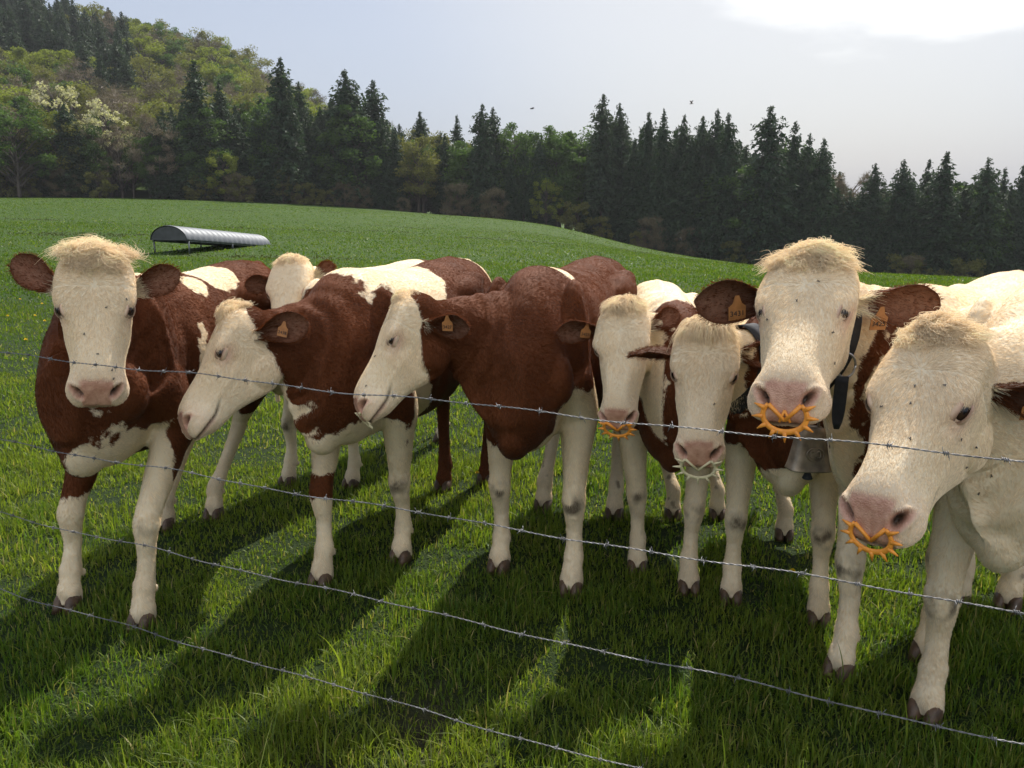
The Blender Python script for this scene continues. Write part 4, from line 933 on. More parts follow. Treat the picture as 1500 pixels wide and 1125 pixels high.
            if fk.get('sweep'):
                cdir = []
                for q_ in range(nc):
                    hh = tohead(cc0[q_][None])[0]; cdir.append(nrm((hh[0] - .085) * 8 * hx + (hh[1] * 7 + rg.normal(0, .35)) * hy + (.75 + rg.normal(0, .2)) * hz + A(0, 0, fk['sweep'] + rg.normal(0, .2)) + rg.normal(0, .2) * hx))
            cdir = np.array(cdir)[ci]; d0 = cdir + rg.normal(0, .13, (m, 3)) + .35 * NB[i]; d0 /= np.linalg.norm(d0, axis=1, keepdims=True)
            gr_ = (hx * fk.get('fall', .55) + 0)[None, :] + A(0, 0, -.25) + (tohead(p)[:, 1] * 2.5)[:, None] * hy + rg.normal(0, .1, (m, 3)) - .55 * hz; sl_ = tohead(p)[:, 0]; tp_ = 1 - .86 * smooth(sl_, .005, fk.get('smax', .085) + .01)
            LL = Lk * hs * (.35 + .8 * rg.random(m)) * (.55 + .85 * rg.random(nc)[ci]) * tp_
            j = (.78 + .3 * rg.random((m, 1))) * (.84 + .22 * rg.random(nc)[ci][:, None]); col = (A(.97, .82, .58) * (1 - .4 * smooth(sl_, .02, .09)[:, None]) + A(.84, .72, .52) * (.4 * smooth(sl_, .02, .09)[:, None])) * j
            hair_curves('forelock', p - O, d0, gr_, LL, np.clip(col, 0, .9), 8, .00075, curl=fk.get('curl', .10), rg=rg, parent=root)
    lab = tag(root, k['label'], 'cow', 'cows gathered along the barbed wire fence')
    return c

def text_mesh(txt, size, name, mat, parent, origin, xa, ya, depth=.0012, O=None):
    cu = bpy.data.curves.new(name, 'FONT'); cu.body = txt; cu.size = size; cu.align_x = 'CENTER'; cu.align_y = 'CENTER'; cu.extrude = depth
    o = bpy.data.objects.new(name, cu); COL.objects.link(o); dg = bpy.context.evaluated_depsgraph_get(); dg.update(); me = bpy.data.meshes.new_from_object(o.evaluated_get(dg)); bpy.data.objects.remove(o)
    n = len(me.vertices); v = np.empty(n * 3, np.float32); me.vertices.foreach_get('co', v); v = v.reshape(-1, 3); za = np.cross(xa, ya)
    v = (origin - O) + v[:, :1] * xa + v[:, 1:2] * ya + v[:, 2:] * za; me.vertices.foreach_set('co', v.astype(np.float32).ravel()); me.update(); me.name = name
    return link(name, me, mat, parent)
def ear_tag(c, side, num, t=.45, lift=.020, size=1.0, off=0.0, tilt=0.0):
    e = c.ears[side]; dn_ = nrm(-Z3 + np.dot(Z3, e['fn']) * e['fn']); p = e['root'] + e['d'] * e['L'] * t + e['fn'] * lift + dn_ * off
    dn = nrm(-Z3 - np.dot(-Z3, e['fn']) * e['fn']); ya = -dn; xa = np.cross(ya, e['fn'])
    if tilt: ya, xa = nrm(math.cos(tilt) * ya + math.sin(tilt) * xa), nrm(math.cos(tilt) * xa - math.sin(tilt) * ya)
    w, h = .024 * size, .024 * size; hh = .022 * size
    prof = [(-w, -h), (w, -h), (w, h * .6), (w * .55, h * .95), (w * .22, h + hh), (-w * .22, h + hh), (-w * .55, h * .95), (-w, h * .6)]
    g = []
    for z_ in (-.0012, .0012): g.append([p + a * xa + b * ya + z_ * e['fn'] for a, b in prof])
    v, f = loft(np.array(g)); za = np.cross(xa, ya)
    o = c.child('ear_tag', v, f, MAT_TAG, sm=False)
    text_mesh(num, .021 * size, 'tag_number', MAT_INK, o, p - ya * .006 * size + nrm(za) * .0016 * (1 if np.dot(za, e['fn']) > 0 else 1), xa, ya, .0006, O=c.O)
Z3 = A(0, 0, 1)
def nose_ring(c, mat, size=1.0, a_bar=False, tilt=.6, label=None, turn=0.0, pos=(.516, 0, -.086), thick=.82):
    """spiked weaning ring clipped in the nostrils"""
    ctr = c.HW(*pos); yy = c.hy; dn = nrm(-c.hz * tilt + c.hx * (1 - tilt)) if True else 0
    dn = nrm(dn); yy = nrm(yy + turn * dn)
    g = Geo(); r = .037 * size
    th = np.linspace(R(-222), R(42), 30)                                       # open at the top
    pts = np.array([ctr + yy * (r * 1.25 * math.cos(a)) + (-dn) * (r * math.sin(a)) for a in th]); nn_ = nrm(np.cross(yy, dn)); rr = []
    for a, p in zip(th, pts):
        o_ = nrm(yy * math.cos(a) - dn * math.sin(a)); e_ = np.linspace(0, 2 * np.pi, 10, endpoint=False) + .31; wd = .0084 * size * thick * (.7 + .3 * math.sin(math.pi * (a - th[0]) / (th[-1] - th[0]))); rr.append(p + wd * np.cos(e_)[:, None] * o_ + .0050 * size * thick * np.sin(e_)[:, None] * nn_)
    v, f = loft(rr); g.add(v, f)
    e0, e1 = pts[0], pts[-1]; mid = ctr + dn * r * .30
    for e in (e0, e1):
        v, f = tube([e, e * .5 + mid * .5 - dn * .0, mid], [.0062 * size * thick, .0055 * size * thick, .0058 * size * thick], 8); g.add(v, f)
    if a_bar:
        for sy in (-1, 1): v, f = tube([mid + yy * sy * .013 + dn * .004, mid - dn * .026], .003 * size, 6); g.add(v, f)
        v, f = tube([mid - yy * .010 - dn * .002, mid + yy * .010 - dn * .002], .0026 * size, 6); g.add(v, f)
    for a in np.linspace(R(-205), R(25), 9):
        d = yy * math.cos(a) - dn * math.sin(a); b = ctr + yy * (r * 1.25 * math.cos(a)) - dn * (r * math.sin(a)); v, f = tube([b, b + d * .012 * size, b + d * .024 * size], [.0078 * size * thick, .0050 * size * thick, .0015], 8); g.add(v, f)
    fq = [np.concatenate([x for x in g.f if x.shape[1] == 4]), np.concatenate([x for x in g.f if x.shape[1] == 3])]
    o = c.child('nose_ring', g.verts(), fq, mat)
    if label: o['label'] = label
    return o
def collar(c, t=.78, w=.045, infl=1.05, sag=0.0, label=None):
    r0, r1 = c.nring(t, infl), c.nring(min(1, t + w / .45), infl); ctr = (r0.mean(0) + r1.mean(0)) / 2
    dn = np.clip(-(r0[:, 2] - ctr[2]), 0, 1)[:, None] * sag * -Z3
    a0, a1 = r0 + dn, r1 + dn; o0 = a0 + (a0 - ctr) * .02; o1 = a1 + (a1 - ctr) * .02
    v = np.concatenate([a0, a1, o1, o0]); m = len(r0)
    v = v.reshape(4, m, 3); q = grid_faces(4, m, True); cl = np.stack([3 * m + np.arange(m), 3 * m + (np.arange(m) + 1) % m, (np.arange(m) + 1) % m, np.arange(m)], -1)
    return c.child('collar', v.reshape(-1, 3), [np.concatenate([q, cl])], MAT_STRAP), o0, o1
FUR = True

# ------------------------------------------------------------------ the herd
def g2(u, v): p = gnd(u, v); return (p[0], p[1])
def origin(fmid, F): F = nrm(A(*F, 0)); return (fmid[0] - .58 * F[0], fmid[1] - .58 * F[1])
def mid(a, b): return ((a[0] + b[0]) / 2, (a[1] + b[1]) / 2)
COWS = {}
def spec(key, FL, FR, HL, HR, fwd, **k):
    f = mid(FL, FR); S = k.get('S', 1.0); Fn = nrm(A(*fwd, 0)); k['pos'] = (f[0] - .58 * S * Fn[0], f[1] - .58 * S * Fn[1])
    k['pos'] = (k['pos'][0] + k.get('shift', (0, 0))[0], k['pos'][1] + k.get('shift', (0, 0))[1]); k['fwd'] = fwd; k['feet'] = [FL, FR, HL, HR]; COWS[key] = k
spec('one', g2(213, 912), g2(106, 886), g2(315, 757), g2(243, 772), (-.08, -1), shift=(.09, .14), seed=1, S=.97, bw=.86, nw=.92, vox=.0068,
     label='leftmost cow, head on to the fence with a curly cream forelock and brown flanks',
     poll=at(138, 368, 2.66), muzzle=at(139, 580, 2.44), dorsal=(.42, -1, .25), hL=.50, hw=1.08, mw=.96,
     ears=[dict(dir=(-.45, 1, -.15), rs=.110, wdir=(1, .1, .35), wface=(.35, -1, .0), L=.205, W=.125, white=.30, dark=.1, pinkin=1.3, droop=-.05), dict(dir=(-.55, 1, -.1), rs=.118, wdir=(-.88, .1, .50), wface=(.4, -1, .1), L=.225, W=.135, white=.22, dark=.15, droop=-.05)],
     paint=[('w', (.90, .06, .69), (.22, .075, .14)), ('w', at(150, 660, 2.80), (.035, .25, .20), 'w'), ('w', (.30, .27, 1.02), (.045, .12, .34)), ('w', (.12, .12, 1.37), (.10, .2, .10)), ('w', (-.15, .05, 1.36), (.17, .16, .10)), ('w', (.45, .0, 1.40), (.07, .05, .05))],
     face=[(0, -.03), (.12, .0), (.3, .06)], jaw=.27, facew=.130, legwhite=(.80, .50, .7, .7), lock=dict(n=6000, L=.062, curl=.45, sweep=.6, wy=.095, fall=.22, smax=.11, zlo=-.05), dewlap=1.5, kneedirt=(.35, .0), fur=90000)
spec('two', g2(590, 818), g2(474, 852), g2(712, 706), g2(650, 716), (-.28, -.96), seed=2, S=.97, hw=.98,
     label='cow in profile with a low head reaching left across the leftmost cow, cream shoulders',
     poll=at(343, 452, 3.02), muzzle=at(240, 622, 2.76), dorsal=(-.86, -.42, .4), hL=.50,
     ears=[dict(dir=(0, 0, 0), wdir=(1, -.15, .32), wface=(-.1, -1, .15), L=.235, W=.135, white=.02, dark=.35, cup=.45), dict(dir=(0, 0, 0), wdir=(.55, .5, .55), wface=(-.8, -.6, .1), L=.17, W=.11, white=.0, dark=.1)],
     paint=[('w', (.28, 0, 1.36), (.42, .5, .22)), ('w', (-.95, 0, 1.25), (.2, .3, .3)), ('w', (.70, 0, .64), (.5, .26, .17))], face=[(0, -.03), (.07, .03), (.17, .072), (.255, .125), (.38, .184), (.45, .21)], jaw=.44, facew=.16,
     legwhite=(.95, .40, -.1, -.1), lock=dict(n=2600, L=.042, curl=.5, fall=.2, up=.35, wy=.07, smax=.085), tc=None, dewlap=1.3, kneedirt=(.8, .0), fur=80000, gaze=(0, 0, -.1))
spec('three', g2(838, 864), g2(733, 832), g2(900, 757), g2(796, 745), (-.30, -.95), seed=3, S=.98, bw=.9, hw=.95, mw=.95,
     label='profile cow in the middle with deep brown body, white head and pale nose ring',
     poll=at(593, 432, 2.98), muzzle=at(500, 596, 2.80), dorsal=(-.92, -.25, .3), hL=.48,
     ears=[dict(dir=(0, 0, 0), wdir=(1, -.25, -.03), wface=(-.15, -1, -.1), L=.19, W=.115, white=.0, dark=.65), dict(dir=(0, 0, 0), wdir=(.4, .9, .0), wface=(-.8, .3, .2), L=.18, W=.11, white=.0)],
     paint=[('w', (.40, .10, 1.40), (.035, .2, .05)), ('w', (.62, .12, .66), (.24, .22, .15)), ('w', (.60, .16, .82), (.13, .13, .17))], face=[(0, -.03), (.045, .02), (.12, .13), (.183, .215), (.285, .28), (.40, .315)], jaw=.44, facew=.16, legwhite=(.86, .62, .66, .66),
     lock=dict(n=1500, L=.020, curl=.3, fall=.3, up=.1, wy=.07), dewlap=.6, kneedirt=(1.0, .7), fur=90000)
spec('four', g2(1008, 862), g2(933, 832), g2(1050, 757), g2(985, 757), (-.12, -1), seed=4, S=.89, bw=.9, hw=.96, mw=.90,
     label='small faced cow with orange nose ring, between the middle profile cow and cream ring cow',
     poll=at(913, 442, 3.0), muzzle=at(899, 606, 2.80), dorsal=(-.36, -1, .28), hL=.47,
     ears=[dict(dir=(0, 0, 0), wdir=(.9, .35, .45), wface=(.2, -1, .2), L=.17, W=.11, white=.05, dark=.1), dict(dir=(0, 0, 0), wdir=(-1, -.05, -.02), wface=(-.1, -1, -.15), L=.215, W=.12, white=.02, dark=.45)],
     paint=[('w', (-.1, 0, 1.32), (.75, .5, .35))], face=[(0, -.02), (1, -.02)], legwhite=(.85, .85, .7, .7), lock=dict(n=3200, L=.044, curl=.25, fall=.45, up=.35, wy=.08, smax=.095), kneedirt=(.6, .6), fur=60000)
spec('five', g2(1197, 908), g2(1070, 876), g2(1290, 790), g2(1148, 787), (-.26, -1), seed=5, S=.89, bw=.95, hw=1.02, mw=.94,
     label='cow with lowered eyes and cream spiked nose ring, beside the cow with the bell',
     poll=at(1036, 470, 2.66), muzzle=at(1024, 634, 2.44), dorsal=(-.30, -1, .38), hL=.48,
     ears=[dict(dir=(0, 0, 0), wdir=(1, .35, .0), wface=(.2, -1, 0), L=.19, W=.115, white=.1), dict(dir=(0, 0, 0), wdir=(-1, -.30, .08), wface=(-.05, -.35, -1), L=.215, W=.13, white=.02, dark=.3, darkout=.5, cup=.35)],
     paint=[('w', (.95, 0, .60), (.3, .22, .20)), ('w', (-.3, 0, 1.35), (.5, .5, .3))], face=[(0, -.02), (1, -.02)], legwhite=(.80, .80, .7, .7), lock=dict(n=3800, L=.052, curl=.12, fall=.75, up=.05, wy=.085, smax=.09), eyeop=18, dewlap=1.3, kneedirt=(.8, .8), fur=70000)
spec('six', g2(1358, 960), g2(1232, 984), (2.35, 3.55), g2(1402, 886), (-.70, -.71), seed=6, S=.97,
     label='tall cow raising its head above the others, with a bell, tags and orange nose ring',
     poll=at(1190, 374, 2.20), muzzle=at(1152, 538, 1.91), dorsal=(-.60, -1, .45), hL=.50, hw=1.13,
     ears=[dict(dir=(0, 0, 0), wdir=(1, .1, .02), wface=(.0, -1, -.25), L=.285, W=.15, white=.26, dark=.3), dict(dir=(0, 0, 0), wdir=(-1, -.12, .10), wface=(-.15, -1, -.15), L=.26, W=.155, white=.03, dark=.4)],
     base='w', paint=[('b', at(1312, 560, 2.28), (.14, .30, .20), 'w'), ('b', at(1285, 655, 2.35), (.07, .35, .12), 'w'), ('w', at(1272, 555, 2.3), (.012, .3, .09), 'w'), ('b', (-.85, .0, 1.38), (.2, .16, .10))], face=[(0, -.05), (.08, -.02), (.2, .08), (.35, .11)], facew=.125, jaw=.30, legwhite=(.7, .7, .7, .7),
     lock=dict(n=6500, L=.060, curl=.22, fall=.22, sweep=.65, wy=.105, smax=.115, zlo=-.07), dewlap=1.6, kneedirt=(.9, .9), fur=100000)
spec('seven', (1.66, 2.12), g2(1357, 1046), (2.45, 2.95), g2(1476, 888), (-.66, -.75), seed=7, S=1.0, vox=.0062,
     label='cream cow nearest the right edge with its head low and an orange spiked nose ring',
     poll=at(1380, 482, 1.90), muzzle=at(1258, 748, 1.64), dorsal=(-.80, -.62, .38), hL=.535,
     ears=[dict(dir=(0, 0, 0), wdir=(1, -.25, -.12), wface=(-.2, -1, -.35), L=.20, W=.12, white=.02, dark=.97, darkout=.93), dict(dir=(0, 0, 0), wdir=(.3, 1, .2), wface=(-1, .3, .2), L=.19, W=.12, white=.1)],
     base='w', paint=[], face=[(0, -.05), (1, -.05)], legwhite=(.7, .7, .7, .7), lock=dict(n=5000, L=.048, curl=.25, fall=.15, sweep=.5, wy=.085, smax=.10, zlo=-.04), kneedirt=(.9, .9), fur=110000, eyer=1.06, eyeop=22, gaze=(0, 0, -.35))
spec('eight', (-.95, 4.60), g2(425, 708), None, None, (-.45, -.90), seed=8, S=.92, vox=.010,
     label='cow standing behind the others, only its pale forehead and white back showing',
     poll=at(426, 377, 3.72), muzzle=at(406, 478, 3.48), dorsal=(-.2, -1, .45), hL=.455,
     ears=[dict(dir=(0, 0, 0), wdir=(.75, .1, .65), wface=(.1, -1, .2), L=.15, W=.10, white=.4, dark=.1), dict(dir=(0, 0, 0), wdir=(-1, -.1, .02), wface=(-.1, -1, -.1), L=.19, W=.12, white=.03, dark=.4)],
     base='w', paint=[('b', (-.9, 0, 1.3), (.3, .3, .2))], face=[(0, -.05), (1, -.05)], lock=dict(n=1800, L=.03, curl=.2, fall=.4, up=.1), fur=40000)
import time as _t
BUILT = {}
ONLY = globals().get('ONLY_COWS')
for key, k in COWS.items():
    if ONLY and key not in ONLY: continue
    t0_ = _t.time(); BUILT[key] = make_cow(k); print('cow', key, round(_t.time() - t0_, 1))
if 'two' in BUILT: ear_tag(BUILT['two'], 0, '2438', .55, .012, .8, off=.015, tilt=.2)
if 'three' in BUILT:
    ear_tag(BUILT['three'], 0, '3427', .55, .014, .8, off=.0); nose_ring(BUILT['three'], MAT_CREAMP, .95, tilt=.75, pos=(.510, -.012, -.092), thick=.6)
if 'four' in BUILT:
    ear_tag(BUILT['four'], 1, '3455', .42, .012, .8, off=.01, tilt=.15); nose_ring(BUILT['four'], MAT_ORANGE, 1.05)
if 'five' in BUILT:
    nose_ring(BUILT['five'], MAT_CREAMP, 1.15, pos=(.522, 0, -.094), thick=.6)
    co, *_ = collar(BUILT['five'], .72, .045, 1.07)
if 'one' in BUILT:
    c = BUILT['one']; g = Geo(); ctr = c.HW(.508, 0, -.098)
    th_ = np.linspace(R(-200), R(20), 20); pts = [ctr + c.hy * (.030 * math.cos(a)) + c.hz * (.020 * math.sin(a)) for a in th_]
    v, f = tube(pts, .0022, 7); c.child('nose_ring', v, f, MAT_SHINY)
if 'six' in BUILT:
    c = BUILT['six']; nose_ring(c, MAT_ORANGE, 1.12, a_bar=True)
    ear_tag(c, 1, '3431', .52, .018, 1.0, off=.030, tilt=-.12); ear_tag(c, 0, '3425', .36, .020, .95, off=.05)
    co, o0, o1 = collar(c, .91, .05, 1.08, sag=.40, label=None)
    low = o0[np.argmin(o0[:, 2])] * .5 + o1[np.argmin(o1[:, 2])] * .5
    # flattened sheet bell: narrow top, wide mouth, hanging under the collar
    bc = low + A(-.01, -.03, -.16); ax_ = nrm(A(1, .15, -.05)); ay_ = nrm(A(-.15, 1, 0)); rr = []
    th_ = np.linspace(0, 2 * np.pi, 40, endpoint=False)
    def sq(a, w, d, p=.55): return (np.sign(np.cos(a)) * np.abs(np.cos(a)) ** p * w)[:, None] * ax_ + (np.sign(np.sin(a)) * np.abs(np.sin(a)) ** p * d)[:, None] * ay_
    prof = [(.062, .036, .014), (.058, .046, .020), (.03, .052, .026), (0, .058, .031), (-.04, .067, .037), (-.060, .074, .041), (-.064, .076, .043), (-.064, .072, .039), (-.05, .066, .034), (.03, .048, .022), (.05, .04, .016)]
    for z_, w_, d_ in prof: rr.append(bc + sq(th_, w_ * .84, d_ * .9) + A(0, 0, z_))
    v, f = loft(rr); bell = c.child('bell', v, f, MAT_BELL)
    v, f = tube([bc + A(0, 0, .06) - ax_ * .022, bc + A(0, 0, .088) - ax_ * .02, bc + A(0, 0, .088) + ax_ * .02, bc + A(0, 0, .06) + ax_ * .022], .0045, 8); c.child('bell_loop', v, f, MAT_BELL, bell)
    v, f = tube([bc + A(0, 0, .03), bc + A(0, 0, -.062)], .003, 6); g = Geo(); g.add(v, f); v, f = tube([bc + A(0, 0, -.060), bc + A(0, 0, -.075), bc + A(0, 0, -.092), bc + A(0, 0, -.094)], [.003, .008, .015, .013], 12); g.add(v, f)
    fq = [np.concatenate([x for x in g.f if x.shape[1] == 4]), np.concatenate([x for x in g.f if x.shape[1] == 3])]
    c.child('clapper', g.verts(), fq, MAT_STRAP, bell)
    # embossed oval emblem with two scrolls on the bell face
    g = Geo(); fc = bc - ay_ * .034 + A(0, 0, -.012); a_ = np.linspace(0, 2 * np.pi, 26)
    ez = nrm(A(0, 0, 1) + ay_ * .14)
    v, f = tube([fc + ax_ * .026 * math.cos(a) + ez * .019 * math.sin(a) for a in a_], .0018, 6); g.add(v, f)
    for sx in (-1, 1):
        v, f = tube([fc + ax_ * (sx * (.010 - .006 * math.cos(a))) + ez * .010 * math.sin(a) for a in np.linspace(.6, 5.6, 16)], .0018, 6); g.add(v, f)
    fq = [np.concatenate([x for x in g.f if x.shape[1] == 4]), np.concatenate([x for x in g.f if x.shape[1] == 3])]
    c.child('emblem', g.verts(), fq, MAT_BELL, bell)
    # buckle and loose strap end on the visible side of the collar
    j = int(np.argmin(((o0 - at(1250, 570, 2.05)) ** 2).sum(1))); p = (o0[j] + o1[j]) / 2 + A(.0, -.025, .0); a_ = np.linspace(0, 2 * np.pi, 24)
    v, f = tube([p + A(.026 * math.cos(a), -.006, .034 * math.sin(a)) for a in a_], .0035, 8); c.child('buckle', v, f, MAT_BUCKLE, co)
    v, f = box(p + A(-.01, .0, -.095), (.017, .003, .07)); 
    st = [(p + A(-.008 - .004 * t_, -.008, -.03 - .15 * t_) + A(.0, 0, 0)) for t_ in np.linspace(0, 1, 9)]
    rr = [q_ + .018 * (1 - .6 * (i / 8.) ** 6) * np.cos(th_)[:, None] * nrm(A(1, -.2, 0)) + .0025 * np.sin(th_)[:, None] * A(0, 1, 0) for i, q_ in enumerate(st)]
    v, f = loft(rr); c.child('strap_end', v, f, MAT_STRAP, co)
if 'seven' in BUILT:
    nose_ring(BUILT['seven'], MAT_ORANGE, 1.0, turn=.0); ear_tag(BUILT['seven'], 0, '3440', .52, .016, .9, off=.035)

# ------------------------------------------------------------------ barbed wire
def fence_pt(u, h):
    """point of the straight fence line seen at column u, height h"""
    a0, a1 = A(-1.600, 2.52), A(.930, 1.465)
    return a0 + (a1 - a0) * u
MAT_WIRE = simple('galvanised_wire', (.19, .19, .195), .48, .6, 40, .35, .2)
def barbed_wire(seed, z, label, sag=.02):
    rg = np.random.default_rng(seed); p0, p1 = A(-2.45, 2.92), A(2.05, .86); 
    L = np.linalg.norm(p1 - p0); d = (p1 - p0) / L; n = int(L / .008); t = np.linspace(0, 1, n)
    base_ = p0[None] + (p1 - p0)[None] * t[:, None]; zz = z(t) if callable(z) else z + 0 * t
    zz = zz + .004 * np.sin(t * 37 + seed) + .002 * np.sin(t * 90 + 2 * seed) - sag * 4 * t * (1 - t)
    side = A(-d[1], d[0]); lat = .003 * np.sin(t * 50 + seed * 2)
    c = np.stack([base_[:, 0] + side[0] * lat, base_[:, 1] + side[1] * lat, zz], -1); g = Geo(); D3 = A(d[0], d[1], 0); S3 = A(side[0], side[1], 0)
    ph = t * L / .034 * 2 * np.pi
    for k in (0, 1):
        a = ph + k * np.pi; p = c + (.00125) * (np.cos(a)[:, None] * S3 + np.sin(a)[:, None] * Z3); v, f = tube(p, .00095, 5); g.add(v, f)
    s = .04
    while s < L:
        i = min(n - 2, int(s / L * n)); ce = c[i]; a0 = rg.random() * 6.28
        hh = np.linspace(0, 2 * np.pi * 2.2, 22); v, f = tube([ce + D3 * (-.004 + .008 * h / hh[-1]) + .0036 * (math.cos(h + a0) * S3 + math.sin(h + a0) * Z3) for h in hh], .0010, 5); g.add(v, f)
        for q in range(4):
            a = a0 + q * 1.57 + rg.normal(0, .3); e = nrm(math.cos(a) * S3 + math.sin(a) * Z3 + rg.normal(0, .35) * D3); b = ce + D3 * (-.004 if q < 2 else .004)
            v, f = tube([b, b + e * .013], [.0009, .0004], 5); g.add(v, f)
        s += .098 * (1 + rg.normal(0, .06))
    fq = [np.concatenate([x for x in g.f if x.shape[1] == 4]), np.concatenate([x for x in g.f if x.shape[1] == 3])]
    return tag(link('barbed_wire', make_mesh('barbed_wire', g.verts(), fq), MAT_WIRE), label, 'barbed wire', 'barbed wires of the fence')
barbed_wire(1, lambda t: 1.180 - .014 * (1 - t), 'highest strand of barbed wire, crossing the faces of the cows', .015)
barbed_wire(2, lambda t: .905 - .040 * (1 - t), 'second strand of barbed wire, crossing the legs below the muzzles', .02)
barbed_wire(3, lambda t: .640 - .040 * (1 - t), 'third strand of barbed wire, running over the shaded grass below the hooves', .02)
barbed_wire(4, lambda t: .360 - .055 * (1 - t), 'lowest strand of barbed wire, cutting the lower left grass', .02)

# ------------------------------------------------------------------ feeding shelter on the far meadow
MAT_SHEET = simple('corrugated_sheet', (.13, .14, .155), .55, .4, 3, .12, .05); MAT_STEEL = simple('galvanised_steel', (.16, .17, .18), .5, .6, 8, .3, .1)
MAT_DARKIN = simple('shelter_end_sheet', (.06, .065, .07), .6, .2, 5, .3, .1)
def shelter():
    Y0, Y1 = 27.0, 33.0
    a = at(247, 352, Y0); b = at(372, 360, Y1); a[2] = b[2] = 0
    zb0 = at(247, 352, Y0)[2]; zb1 = at(378, 361, Y1)[2]
    ax_ = nrm(b - a); L = 6.2; si = nrm(np.cross(Z3, ax_)); o = a
    ground_ = min(float(terrain(a[0], a[1])), float(terrain(b[0], b[1])))
    r = empty('feeding_shelter', (o[0], o[1], ground_)); O = A(o[0], o[1], ground_)
    tag(r, 'low feeding shelter with a rounded grey metal roof on the far meadow', 'feeder')
    zb = zb0; W = .66; H = .48; dz = (zb1 - zb0) / np.linalg.norm(b - a)
    def pt(s, y, z): return A(o[0], o[1], 0) + ax_ * s + si * y + Z3 * (zb + z + dz * s) - O
    n = 90; th_ = np.linspace(0, np.pi, 33); rings = []
    ss = np.linspace(0, L, 2 * 90)
    for i, s in enumerate(ss):
        w = .012 * math.sin(s * 2 * math.pi / .18 * .5)
        o_ = [pt(s, -(W + w) * math.cos(t), (H + w) * math.sin(t)) for t in th_]; i_ = [pt(s, -(W - .012 + w) * math.cos(t), (H - .012 + w) * math.sin(t)) for t in th_[::-1]]
        rings.append(o_ + i_)
    v, f = loft(rings); f = f[:1]
    link('roof', make_mesh('roof', v, f), MAT_SHEET, r)
    for s in (.02, L - .03):
        e = [pt(s, -(W - .03) * math.cos(t), (H - .03) * math.sin(t)) for t in th_]; e2 = [q + ax_ * .01 for q in e]
        m = len(e); vv = np.array(e + e2); fc = [np.array([[i, i + 1, m + i + 1, m + i]]) for i in range(m - 1)]
        c0 = [np.array([[0, i, i + 1]]) for i in range(1, m - 1)]; c1 = [np.array([[m, m + i + 1, m + i]]) for i in range(1, m - 1)]
        if s < 1: link('end_panel', make_mesh('end_panel', vv, [np.concatenate(fc), np.concatenate(c0 + c1)], False), MAT_DARKIN, r)
    v, f = box(pt(L / 2, 0, H + .014), (.03, .02, .012), np.stack([ax_, si, Z3])); link('ridge_clip', make_mesh('ridge_clip', v, f, False), MAT_STEEL, r)
    gz = lambda s, y: -zb - dz * s + float(terrain(*(A(o[0], o[1]) + ax_[:2] * s + si[:2] * y)))
    for s in (.15, L / 2, L - .15):
        for y in (-W + .04, W - .04):
            v, f = tube([pt(s, y, gz(s, y) - .05), pt(s, y, .02)], .03, 8); link('post', make_mesh('post', v, f), MAT_STEEL, r)
    for y in (-W + .04, W - .04):
        for zz in (-.02, -.55, -.95):
            v, f = tube([pt(.1, y, zz), pt(L - .1, y, zz)], .022, 6); link('rail', make_mesh('rail', v, f), MAT_STEEL, r)
shelter()

# ------------------------------------------------------------------ dandelions
MAT_YEL = simple('dandelion_petals', (.85, .62, .01), .6, 0, 80, .2, .1); MAT_STEM = simple('dandelion_stem', (.10, .17, .04), .6)
def dandelion(x, y, h, r_, label, group=None, seed=0):
    rg = np.random.default_rng(seed); z = float(terrain(x, y)); r = empty('dandelion', (x, y, z)); tag(r, label, 'flower', group)
    top = A(.01, -.01, h); v, f = tube([(0, 0, -.01), (.004, -.003, h * .5), top], .0022, 6); link('stem', make_mesh('stem', v, f), MAT_STEM, r)
    V, n = [], 90
    for k in range(n):
        a = k * 2.4; el = 1.35 * (k / n) ** .8 if False else 1.45 * (1 - k / n); d = A(math.cos(a) * math.cos(el), math.sin(a) * math.cos(el), math.sin(el)); w = nrm(np.cross(d, Z3)) if abs(d[2]) < .99 else A(1, 0, 0)
        t_ = top + d * r_ * rg.uniform(.85, 1.1); V += [top - w * .0008, top + w * .0008, t_ + w * .0018, t_ - w * .0018]
    link('bloom', make_mesh('bloom', np.array(V), [np.arange(4 * n).reshape(-1, 4)], False), MAT_YEL, r)
p = gnd(1156, 842, .07); dandelion(p[0], p[1], .09, .013, 'yellow dandelion by the hoof of the cow under the bell, right of centre', seed=1)
p = gnd(697, 697, .05); dandelion(p[0], p[1], .07, .014, 'single yellow dandelion under the belly of the brown cow in the middle', seed=2)
for i, (u, v) in enumerate([(62, 452), (52, 470), (38, 505), (66, 478), (12, 470), (30, 445), (90, 640)]):
    p = gnd(u, v, .06) if v > 400 else at(u, v, 20); dandelion(p[0], p[1], .08, .022, 'small yellow dandelion in the grass at the left edge beside the leftmost cow', 'dandelions at the left edge', seed=3 + i)

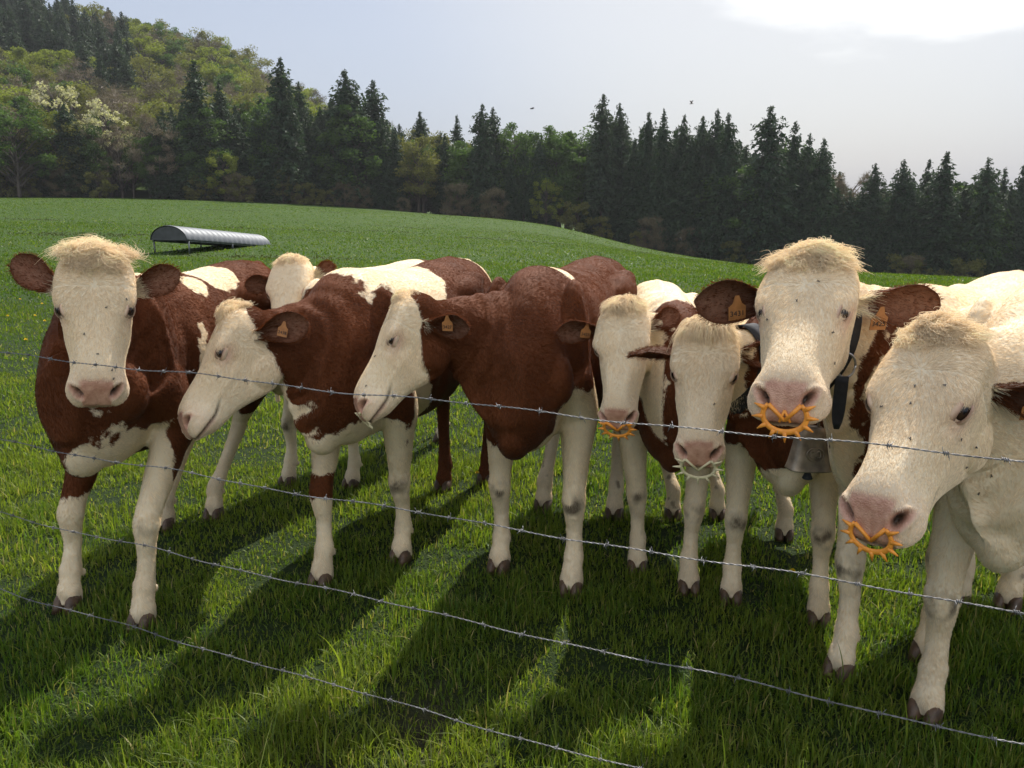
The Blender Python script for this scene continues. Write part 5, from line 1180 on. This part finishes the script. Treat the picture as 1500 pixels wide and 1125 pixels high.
# ------------------------------------------------------------------ flies on the cows
MAT_FLY = simple('fly_body', (.012, .011, .012), .35)
def fly(p, n, label, group=None, s=1.0, seed=0):
    rg = np.random.default_rng(seed); n = nrm(n); t_ = nrm(np.cross(n, rg.normal(0, 1, 3))); b = np.cross(n, t_); g = Geo(); axs = np.stack([t_, b, n])
    for o_, r_ in ((-.0032, (.0036, .0021, .0019)), (.0012, (.0024, .0021, .0020)), (.0042, (.0013, .0018, .0014))): v, f = ellipsoid(t_ * o_ * s + n * .0025 * s, A(*r_) * s, axs, 7, 10); g.add(v, f)
    for sy in (-1, 1):
        v, f = ellipsoid((-t_ * .0045 + b * sy * .0024 + n * .0045) * s, A(.0048, .0017, .0003) * s, np.stack([nrm(t_ - b * sy * .35), np.cross(n, nrm(t_ - b * sy * .35)), n]), 6, 8); g.add(v, f)
        for q in (-.002, .001, .003): v, f = tube([t_ * q * s + n * .002 * s, (t_ * q * 1.4 + b * sy * .0045) * s], .0003 * s, 4); g.add(v, f)
    fq = [np.concatenate([x for x in g.f if x.shape[1] == 4]), np.concatenate([x for x in g.f if x.shape[1] == 3])]
    o = link('fly', make_mesh('fly', g.verts(), fq), MAT_FLY); o.location = tuple(p); return tag(o, label, 'fly', group)
def flies_on(key, spots, label, seed):
    if key not in BUILT: return
    c = BUILT[key]; body = [o for o in c.root.children if o.name.startswith('body')][0]; me = body.data
    n = len(me.vertices); co = np.empty(n * 3, np.float32); me.vertices.foreach_get('co', co); co = co.reshape(-1, 3) + c.O; no = np.empty(n * 3, np.float32); me.vertices.foreach_get('normal', no); no = no.reshape(-1, 3)
    cp = A(0, 0, CAMH)
    for i, (u, v) in enumerate(spots):
        d = nrm(ray(u, v)); w = co - cp; al = w @ d; pr = np.linalg.norm(w - al[:, None] * d, axis=1); ok = np.where(pr < .012)[0]
        if not len(ok): continue
        j = ok[np.argmin(al[ok])]; fly(co[j] + no[j] * .004, no[j], label, 'flies on the ' + {'one': 'leftmost cow', 'six': 'tall cow with the bell', 'seven': 'cream cow at the right edge', 'five': 'cow left of the bell', 'three': 'middle cow'}[key], .62, seed * 20 + i)
flies_on('one', [(144, 514), (168, 540), (190, 438), (120, 486), (170, 552), (152, 447)], 'small black fly sitting on the white face of the leftmost cow', 1)
flies_on('six', [(1200, 409), (1169, 436), (1222, 484), (1227, 531), (1120, 470), (1235, 547)], 'small black fly sitting on the face of the tall cow with the bell', 2)
flies_on('seven', [(1335, 564), (1331, 586), (1290, 590), (1413, 645), (1436, 657), (1420, 687), (1437, 727), (1330, 640), (1455, 700), (1380, 560)], 'small black fly sitting on the cream face at the right edge', 3)
flies_on('three', [(534, 562), (548, 520)], 'small black fly sitting on the cheek of the middle profile cow', 5)
flies_on('five', [(1046, 588)], 'small black fly on the face of the cow left of the bell', 6)
for i, (u, v, Y, lb) in enumerate([(1013, 152, 2.3, 'tiny dark fly in the open sky over the dark tree row'), (779, 160, 3.0, 'tiny dark fly in the open sky right of the paired spruces'), (996, 352, 2.0, 'tiny fly flying before the far dark trees')]):
    fly(at(u, v, Y), (0, .3, 1), lb, s=1.1, seed=90 + i)

# ------------------------------------------------------------------ thin spring haze in the valley air
hz_m = bpy.data.materials.new('haze_air'); hz_m.use_nodes = True; hz_m.node_tree.nodes.clear()
ho = hz_m.node_tree.nodes.new('ShaderNodeOutputMaterial'); hv = hz_m.node_tree.nodes.new('ShaderNodeVolumePrincipled')
hv.inputs['Color'].default_value = (.90, .93, 1, 1); hv.inputs['Density'].default_value = .00019; hv.inputs['Anisotropy'].default_value = .3
hz_m.node_tree.links.new(hv.outputs[0], ho.inputs['Volume'])
v, f = box((0, 240, 40), (450, 300, 70)); tag(link('haze', make_mesh('haze', v, f, False), hz_m), 'thin bluish haze hanging in the valley air', None, None, 'stuff')
